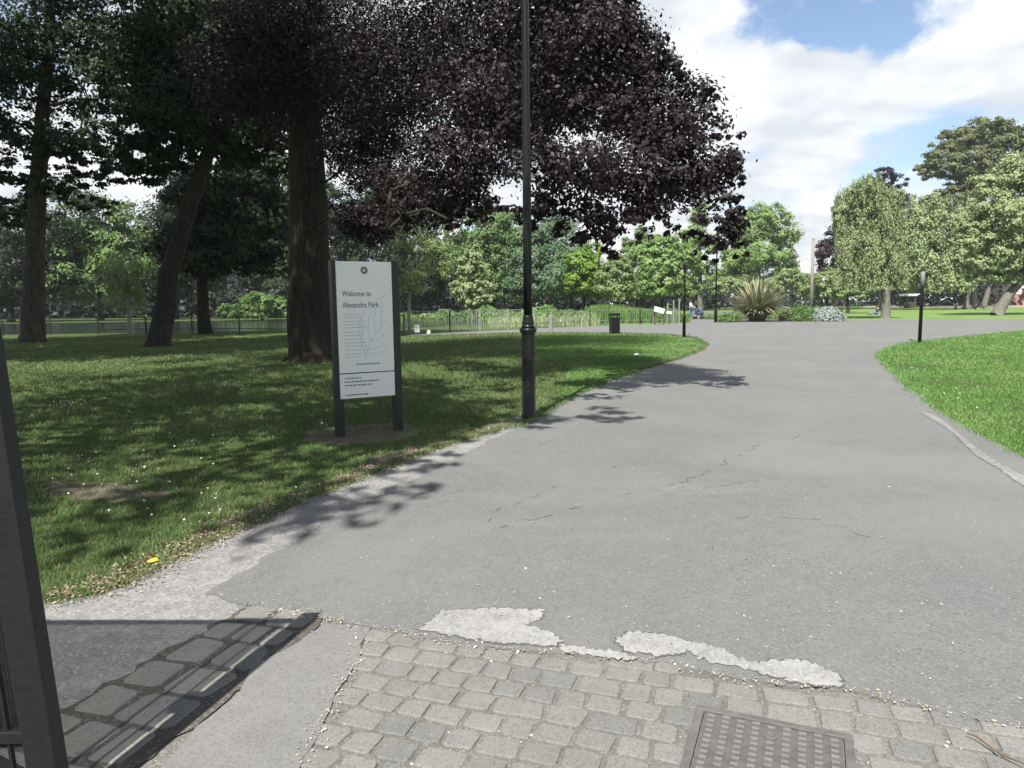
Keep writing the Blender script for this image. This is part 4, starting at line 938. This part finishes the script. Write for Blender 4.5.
# reeds behind the railing
def blades(name, P, h, w, mat, lean=.25, parent=None, var=None, rad_lean=None):
    n = len(P); a = rng.uniform(0, 2*PI, n); side = np.stack([np.cos(a), np.sin(a), np.zeros(n)], 1)
    dr = rng.normal(size=(n, 3))*lean; dr[:, 2] = 0
    if rad_lean is not None: dr = dr+rad_lean
    h = h[:, None]; w_ = w[:, None]; upv = np.array((0, 0, 1.0))
    mid = P + (upv*.58 + dr*.3)*h; tip = P + (upv*(.95) + dr)*h
    V = np.empty((n, 2, 4, 3))
    V[:, 0, 0] = P-side*w_*.5; V[:, 0, 1] = P+side*w_*.5; V[:, 0, 2] = mid+side*w_*.42; V[:, 0, 3] = mid-side*w_*.42
    V[:, 1, 0] = mid-side*w_*.42; V[:, 1, 1] = mid+side*w_*.42; V[:, 1, 2] = tip+side*w_*.06; V[:, 1, 3] = tip-side*w_*.06
    va = rng.uniform(0, 1, n) if var is None else var
    return mesh_quads(name, V.reshape(-1, 3), mat, np.repeat(va, 2), parent)
k = 5200; xs = rng.uniform(598, 690, k); Dd = rng.uniform(53, 66, k)
P = np.stack([(xs-512)/FPX*Dd, Dd, np.zeros(k)], 1)
o = blades('reed_bed', P, rng.uniform(.7, 1.35, k)*np.clip(1.15-(xs-610)/110, .4, 1.15), np.full(k, .09), F_reed, .22); tag(o, 'bright green reed bed behind the low metal railing and litter bin', 'reeds', kind='stuff')
k = 1500; xs = rng.uniform(490, 600, k); Dd = rng.uniform(47, 60, k); P = np.stack([(xs-512)/FPX*Dd, Dd, np.zeros(k)], 1)
o = blades('waterside_grass', P, rng.uniform(.25, .75, k), np.full(k, .07), F_silver, .3); tag(o, 'grey green tall grasses behind the pale fence beside the lake', 'grass', kind='stuff')

# ------------------------------------------------------------------ round flower bed
bc = gp(775, 319.3); brx = (gp(846, 319.3)-gp(706, 319.3)).length/2; bry = 4.2; bcy = bc.y+3.2
BEDO = [(bc.x+brx*math.cos(a)*.98, bcy+bry*math.sin(a)) for a in np.linspace(0, 2*PI, 48, endpoint=False)]
sheet('flower_bed_soil', BEDO, .06, M_soil, .005)
k = 7000; a = rng.uniform(0, 2*PI, k); q = np.sqrt(rng.uniform(0, 1, k)); P = np.stack([bc.x+brx*np.cos(a)*q*.97, bcy+bry*np.sin(a)*q*.97, np.full(k, .07)], 1)
lump = .28+.22*np.sin(P[:, 0]*1.9)*np.sin(P[:, 1]*2.3+1)+.1*np.sin(P[:, 0]*5)
P[:, 2] += rng.uniform(0, 1, k)*np.clip(lump+np.where(P[:, 0] > bc.x+1.2, .35, 0), .25, 1.1)
o = mesh_quads('ground_cover', leaf_quads(P, unit(rng.normal(size=(k, 3))*.6+np.array((0, -.2, .8))), .16, .6), F_mid, rng.uniform(0, 1, k)); tag(o, 'low green ground cover plants filling the round flower bed', 'plants', kind='stuff')
# spiky flax in the middle
fc = at(757, 318, 54); fc.z = 0.06
fl = empty('flax_plant', fc); tag(fl, 'big spiky flax plant with cream striped leaves in the round flower bed', 'plant')
n = 800; a = rng.uniform(0, 2*PI, n); th = np.arccos(rng.uniform(.05, 1, n)); Ln = rng.uniform(2.1, 3.9, n)*(1-.10*th)
ou = np.stack([np.cos(a), np.sin(a), np.zeros(n)], 1); sd_ = np.stack([-np.sin(a), np.cos(a), np.zeros(n)], 1); w_ = rng.uniform(.07, .14, n)
Pb = ou*(rng.uniform(0, .45, n)*np.minimum(1, th+.3))[:, None]; prev = Pb; V = np.empty((n, 4, 4, 3)); ang_ = th*.55; wprev = w_*.7
for k_ in range(4):
    st = (ou*np.sin(ang_)[:, None]+np.array((0, 0, 1.0))*np.cos(ang_)[:, None])*(Ln/4)[:, None]
    nxt = prev+st; wn = w_*(1.0, .95, .7, .08)[k_]
    V[:, k_, 0] = prev-sd_*wprev[:, None]*.5; V[:, k_, 1] = prev+sd_*wprev[:, None]*.5; V[:, k_, 2] = nxt+sd_*wn[:, None]*.5; V[:, k_, 3] = nxt-sd_*wn[:, None]*.5
    prev, wprev = nxt, wn; ang_ = ang_+th*.22+.08*rng.uniform(0, 1, n)
va = np.where(rng.uniform(0, 1, n) < .6, rng.uniform(0, .3, n), rng.uniform(.45, 1, n))
mesh_quads('leaves', V.reshape(-1, 3), F_flax, np.repeat(va, 4), fl)
MB().lathe([(.7, 0), (.5, .2), (.2, .3)], n=12).build('crown_base', M_soil, fl)
def bushy(name, label, px, D, rx, hz, n, mat, leaf):
    c = at(px, 315, D); c.z = 0.05; root = empty(name, c); tag(root, label, 'plant')
    a = unit(rng.normal(size=(n, 3))); a[:, 2] = np.abs(a[:, 2]); P = a*(rng.uniform(.2, 1, n)**.5)[:, None]*np.array((rx, rx*.8, hz)); P += rng.normal(size=P.shape)*.06; P[:, 2] = np.maximum(P[:, 2], .04)
    mesh_quads('foliage', leaf_quads(P, unit(a+rng.normal(size=(n, 3))*.6+np.array((0, 0, .4))), leaf, .45), mat, rng.uniform(0, 1, n), root)
    mb = MB()
    for i in range(7):
        q = a[i]*np.array((rx, rx*.8, hz))*.7; mb.tube([(0, 0, -.02), tuple(q*.6+np.array((0, 0, .1))), tuple(q)], [.03, .02, .006], 5)
    mb.build('stems', B_dark, root)
bushy('silver_plant', 'silvery white bushy plant at the right end of the round flower bed', 827, 52.5, 1.35, 1.0, 2600, F_artemisia, .17)
bushy('leafy_plant', 'green leafy clump between the flax and the silvery plant', 803, 53, 1.1, 1.15, 2200, F_mid, .18)
bushy('leafy_plant', 'low green clump at the left end of the round flower bed', 729, 53, .9, .6, 1500, F_mid, .16)
bushy('leafy_plant', 'grey green clump directly beside the right of the flax', 790, 54.5, .9, .9, 1500, F_silver, .16)

# ------------------------------------------------------------------ lawn blades
LAWN_L = [(-3.4, 3.0)] + GRASS_L + [gxy(520, 424), gxy(540, 415), gxy(562, 402), gxy(595, 387), gxy(645, 368), gxy(682, 357), gxy(702, 349.5), gxy(705, 344), gxy(695, 338.5), gxy(660, 335), gxy(600, 333.5), gxy(520, 333.5), gxy(440, 336), gxy(400, 337), (-14, 39), (-34, 40), (-14, 12)]
LAWN_R = [(14, 3.0), (8, 5.4)] + [gxy(*p) for p in right_px] + [(40, 34), (40, 6)]
def lawn(name, region, n, D0, D1, xr, mat, dry, label, bias=0):
    D = np.exp(rng.uniform(math.log(D0), math.log(D1), n)); x = D*rng.uniform(xr[0], xr[1], n)
    P = np.stack([x, D, np.zeros(n)], 1); keep = inside(P, region)
    for e in earth_polys: keep &= ~(inside(P, e) & (rng.uniform(0, 1, n) < .62))
    # worn patches
    f = np.sin(x*1.3+D*.7)*np.sin(x*.6-D*1.1+2)+.5*np.sin(x*3.1+1)*np.sin(D*2.7)
    P = P[keep]; f = f[keep]; D = D[keep]; k = len(P)
    h = rng.uniform(.022, .06, k)*(.68 if mat is F_grassb else .9)*(1+.25*f)*np.clip(D/9, .9, 2.0)**.5; w = np.clip(.0045*D/5, .004, .035)
    va = np.clip(.45+.28*f+rng.normal(size=k)*.22, 0, 1)
    isdry = rng.uniform(0, 1, k) < np.clip(dry+.18*(f > .55)+.10*(f < -.7), 0, 1)
    o = blades(name, P[~isdry], h[~isdry], w[~isdry], mat, .55, None, va[~isdry]); tag(o, label, 'grass', kind='stuff')
    return P[isdry], h[isdry], w[isdry]
TIP = [gxy(560, 403), gxy(595, 387), gxy(645, 368), gxy(682, 357), gxy(702, 349.5), gxy(705, 344), gxy(695, 338.5), gxy(660, 335), gxy(600, 333.5), gxy(540, 333.5), gxy(520, 350), gxy(570, 365)]
a3 = lawn('lawn_grass', TIP, 160000, 12, 40, (.0, .30), F_grassb, .05, 'bright green grass on the tip of the left lawn, coloured to look sunlit')  # same lawn, sunlight put into the blade colour here
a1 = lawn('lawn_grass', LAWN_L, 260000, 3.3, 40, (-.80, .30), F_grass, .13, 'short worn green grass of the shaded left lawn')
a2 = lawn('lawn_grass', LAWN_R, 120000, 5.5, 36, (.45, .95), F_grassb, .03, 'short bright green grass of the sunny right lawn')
P, h, w = (np.concatenate([a1[i], a2[i], a3[i]]) for i in range(3))
o = blades('dry_grass', P, h*.8, w, F_dry, .8); tag(o, 'straw coloured dry grass stalks scattered through both lawns', 'grass', kind='stuff')
# ragged grass fringe along the left edge + far edges
def along(pts, n, spread):
    pts = np.array(pts); seg = np.linalg.norm(np.diff(pts, axis=0), axis=1); cs = np.r_[0, np.cumsum(seg/np.maximum(3, np.linalg.norm(pts[:-1], axis=1)))]
    t_ = rng.uniform(0, cs[-1], n); i = np.clip(np.searchsorted(cs, t_)-1, 0, len(seg)-1); f = (t_-cs[i])/(cs[i+1]-cs[i])
    p = pts[i]+(pts[i+1]-pts[i])*f[:, None]; return np.c_[p+rng.normal(size=(n, 2))*spread, np.zeros(n)]
P = along(GRASS_L+BACK_EDGE[::-1], 9000, .05); P[:, 2] = .008
D = P[:, 1]; o = blades('edge_grass', P, rng.uniform(.02, .06, len(P))*np.clip(D/9, .9, 2)**.5, np.clip(.0045*D/5, .004, .03), F_grass, .6); tag(o, 'ragged grass fringe along the left edge of the path', 'grass', kind='stuff')
P = along(RIGHT_EDGE[6:], 5000, .06); P[:, 2] = .008; D = P[:, 1]
o = blades('edge_grass', P, rng.uniform(.02, .06, len(P))*np.clip(D/9, .9, 2)**.5, np.clip(.0045*D/5, .004, .03), F_grassb, .6); tag(o, 'ragged grass fringe along the right edge of the path', 'grass', kind='stuff')
# litter along the lawn edge
P = along(GRASS_L, 5200, .10); P[:, 0] -= .04; P[:, 1] += .06; P[:, 2] = rng.uniform(.014, .03, len(P))
o = mesh_quads('leaf_litter', leaf_quads(P, unit(rng.normal(size=(len(P), 3))*.35+np.array((0, 0, 1))), .022, .6), F_litter, rng.uniform(0, 1, len(P))); tag(o, 'dry brown leaf litter and chips along the lawn edge', 'litter', kind='stuff')
# fallen petals on the path and in the sett joints
n = 2000; D = np.exp(rng.uniform(math.log(2.4), math.log(16), n)); P = np.stack([D*rng.uniform(-.35, .75, n), D, np.full(n, .022)], 1)
P = P[inside(P, ASPHALT)]
P2_ = along([gxy(*p) for p in near_px], 600, .022); P2_[:, 2] = .02
P3 = along([gxy(*p) for p in ((300, 616), (340, 625), (365, 632), (352, 672), (330, 712), (300, 768))], 260, .03); P3[:, 2] = .018
n = 1300; D = rng.uniform(2.2, 3.6, n); P4 = np.stack([rng.uniform(-1.6, 2.3, n), D, np.full(n, .0065)], 1); P4 = P4[~inside(P4, SLAB) & ~inside(P4, MHP) & ~inside(P4, ASPHALT)]
n = 110; P5 = np.stack([rng.normal(gxy(300, 617)[0], .1, n), rng.normal(gxy(300, 617)[1], .06, n), np.full(n, .021)], 1)
P = np.vstack([P, P2_, P3, P4, P5]); sz = np.clip(.0045*P[:, 1]/3, .006, .02)
Vq = leaf_quads(P, unit(rng.normal(size=(len(P), 3))*.25+np.array((0, 0, 1))), np.minimum(.017, .0055+rng.exponential(.0045, len(P))), .7)
o = mesh_quads('fallen_petals', Vq, F_petal, rng.uniform(0, 1, len(P))); tag(o, 'pale fallen blossom scattered over the path and stone joints', 'petals', kind='stuff')
# daisies in loose patches
Ps = []
for px, py, sx_, sy_, n in ((60, 408, 22, 5, 26), (80, 405, 14, 4, 14), (232, 388, 18, 4, 22), (325, 386, 14, 5, 16), (323, 425, 8, 6, 14), (640, 356, 10, 3, 12), (90, 470, 60, 30, 26), (200, 440, 80, 30, 26), (908, 372, 12, 3, 14), (960, 395, 40, 20, 14), (180, 500, 60, 20, 18)):
    for _ in range(n):
        q = gp(px+random.gauss(0, sx_*.6), py+random.gauss(0, sy_*.6))
        if q.y < 60: Ps.append((q.x, q.y, random.uniform(.05, .075)))
P = np.array(Ps); keep = inside(P, LAWN_L) | inside(P, LAWN_R); P = P[keep]
V = np.vstack([leaf_quads(P, unit(rng.normal(size=(len(P), 3))*.3+np.array((0, -.35, .9))), .018, .9), leaf_quads(P+np.array((0, 0, .002)), unit(rng.normal(size=(len(P), 3))*.3+np.array((0, -.35, .9))), .018, .9)])
o = mesh_quads('daisies', V, F_daisy, rng.uniform(0, 1, len(V)//4)); tag(o, 'tiny white daisies in loose patches on the lawns', 'daisies', kind='stuff')
# a yellow leaf at the lawn edge, a white scrap on the lawn tip, a twig on the setts
p = gp(153, 566); o = MB(); 
o.v = [Vector((-.05, 0, .0)), Vector((-.02, -.03, .012)), Vector((.03, -.026, .018)), Vector((.055, .0, .004)), Vector((.03, .03, .02)), Vector((-.02, .028, .01)), Vector((0, 0, .024))]
o.f = [[0, 1, 6], [1, 2, 6], [2, 3, 6], [3, 4, 6], [4, 5, 6], [5, 0, 6]]
o = o.build('fallen_leaf', M_yellow); o.location = (p.x, p.y, .03); o.scale = (.7, .7, .7); o.rotation_euler = (R(18), 0, R(20)); tag(o, 'single crumpled yellow leaf on the lawn edge at the left', 'leaf')
p = gp(636, 356); o = MB()
o.v = [Vector((-.10, -.05, .02)), Vector((.02, -.07, .05)), Vector((.11, -.02, .02)), Vector((.08, .07, .06)), Vector((-.06, .06, .03)), Vector((.01, .0, .085))]
o.f = [[0, 1, 5], [1, 2, 5], [2, 3, 5], [3, 4, 5], [4, 0, 5]]
o = o.build('paper_scrap', M_white); o.location = p; tag(o, 'crumpled white paper scrap on the sunny tip of the left lawn', 'litter')
pa, pb = gp(966, 741), gp(1014, 768)
pts = [Vector((a.x, a.y, .03+.006*math.sin(i*1.3))) for i, a in enumerate([pa.lerp(pb, t_) + Vector((0, .01*math.sin(t_*5), 0)) for t_ in np.linspace(0, 1.3, 8)])]
o = MB().tube(pts, [.0015, .003, .0034, .0036, .0036, .0034, .003, .0015], 6).build('twig', M_twig, smooth=True); tag(o, 'thin brown twig lying on the setts right of the manhole cover', 'twig')

# humid summer air: even, very thin haze in one closed box round the scene
hz = MB().box((0, 150, 29), (850, 550, 60)).build('haze', None); tag(hz, kind='stuff', label='thin pale summer haze softening the distant trees', cat='haze')
hm_ = bpy.data.materials.new('air'); hm_.use_nodes = True; ht = hm_.node_tree; ht.nodes.clear()
ho = ht.nodes.new('ShaderNodeOutputMaterial'); pv = ht.nodes.new('ShaderNodeVolumePrincipled'); pv.inputs['Color'].default_value = (.93, .96, 1, 1); pv.inputs['Density'].default_value = .0003; pv.inputs['Anisotropy'].default_value = .2
ht.links.new(pv.outputs[0], ho.inputs['Volume']); hz.data.materials.append(hm_)
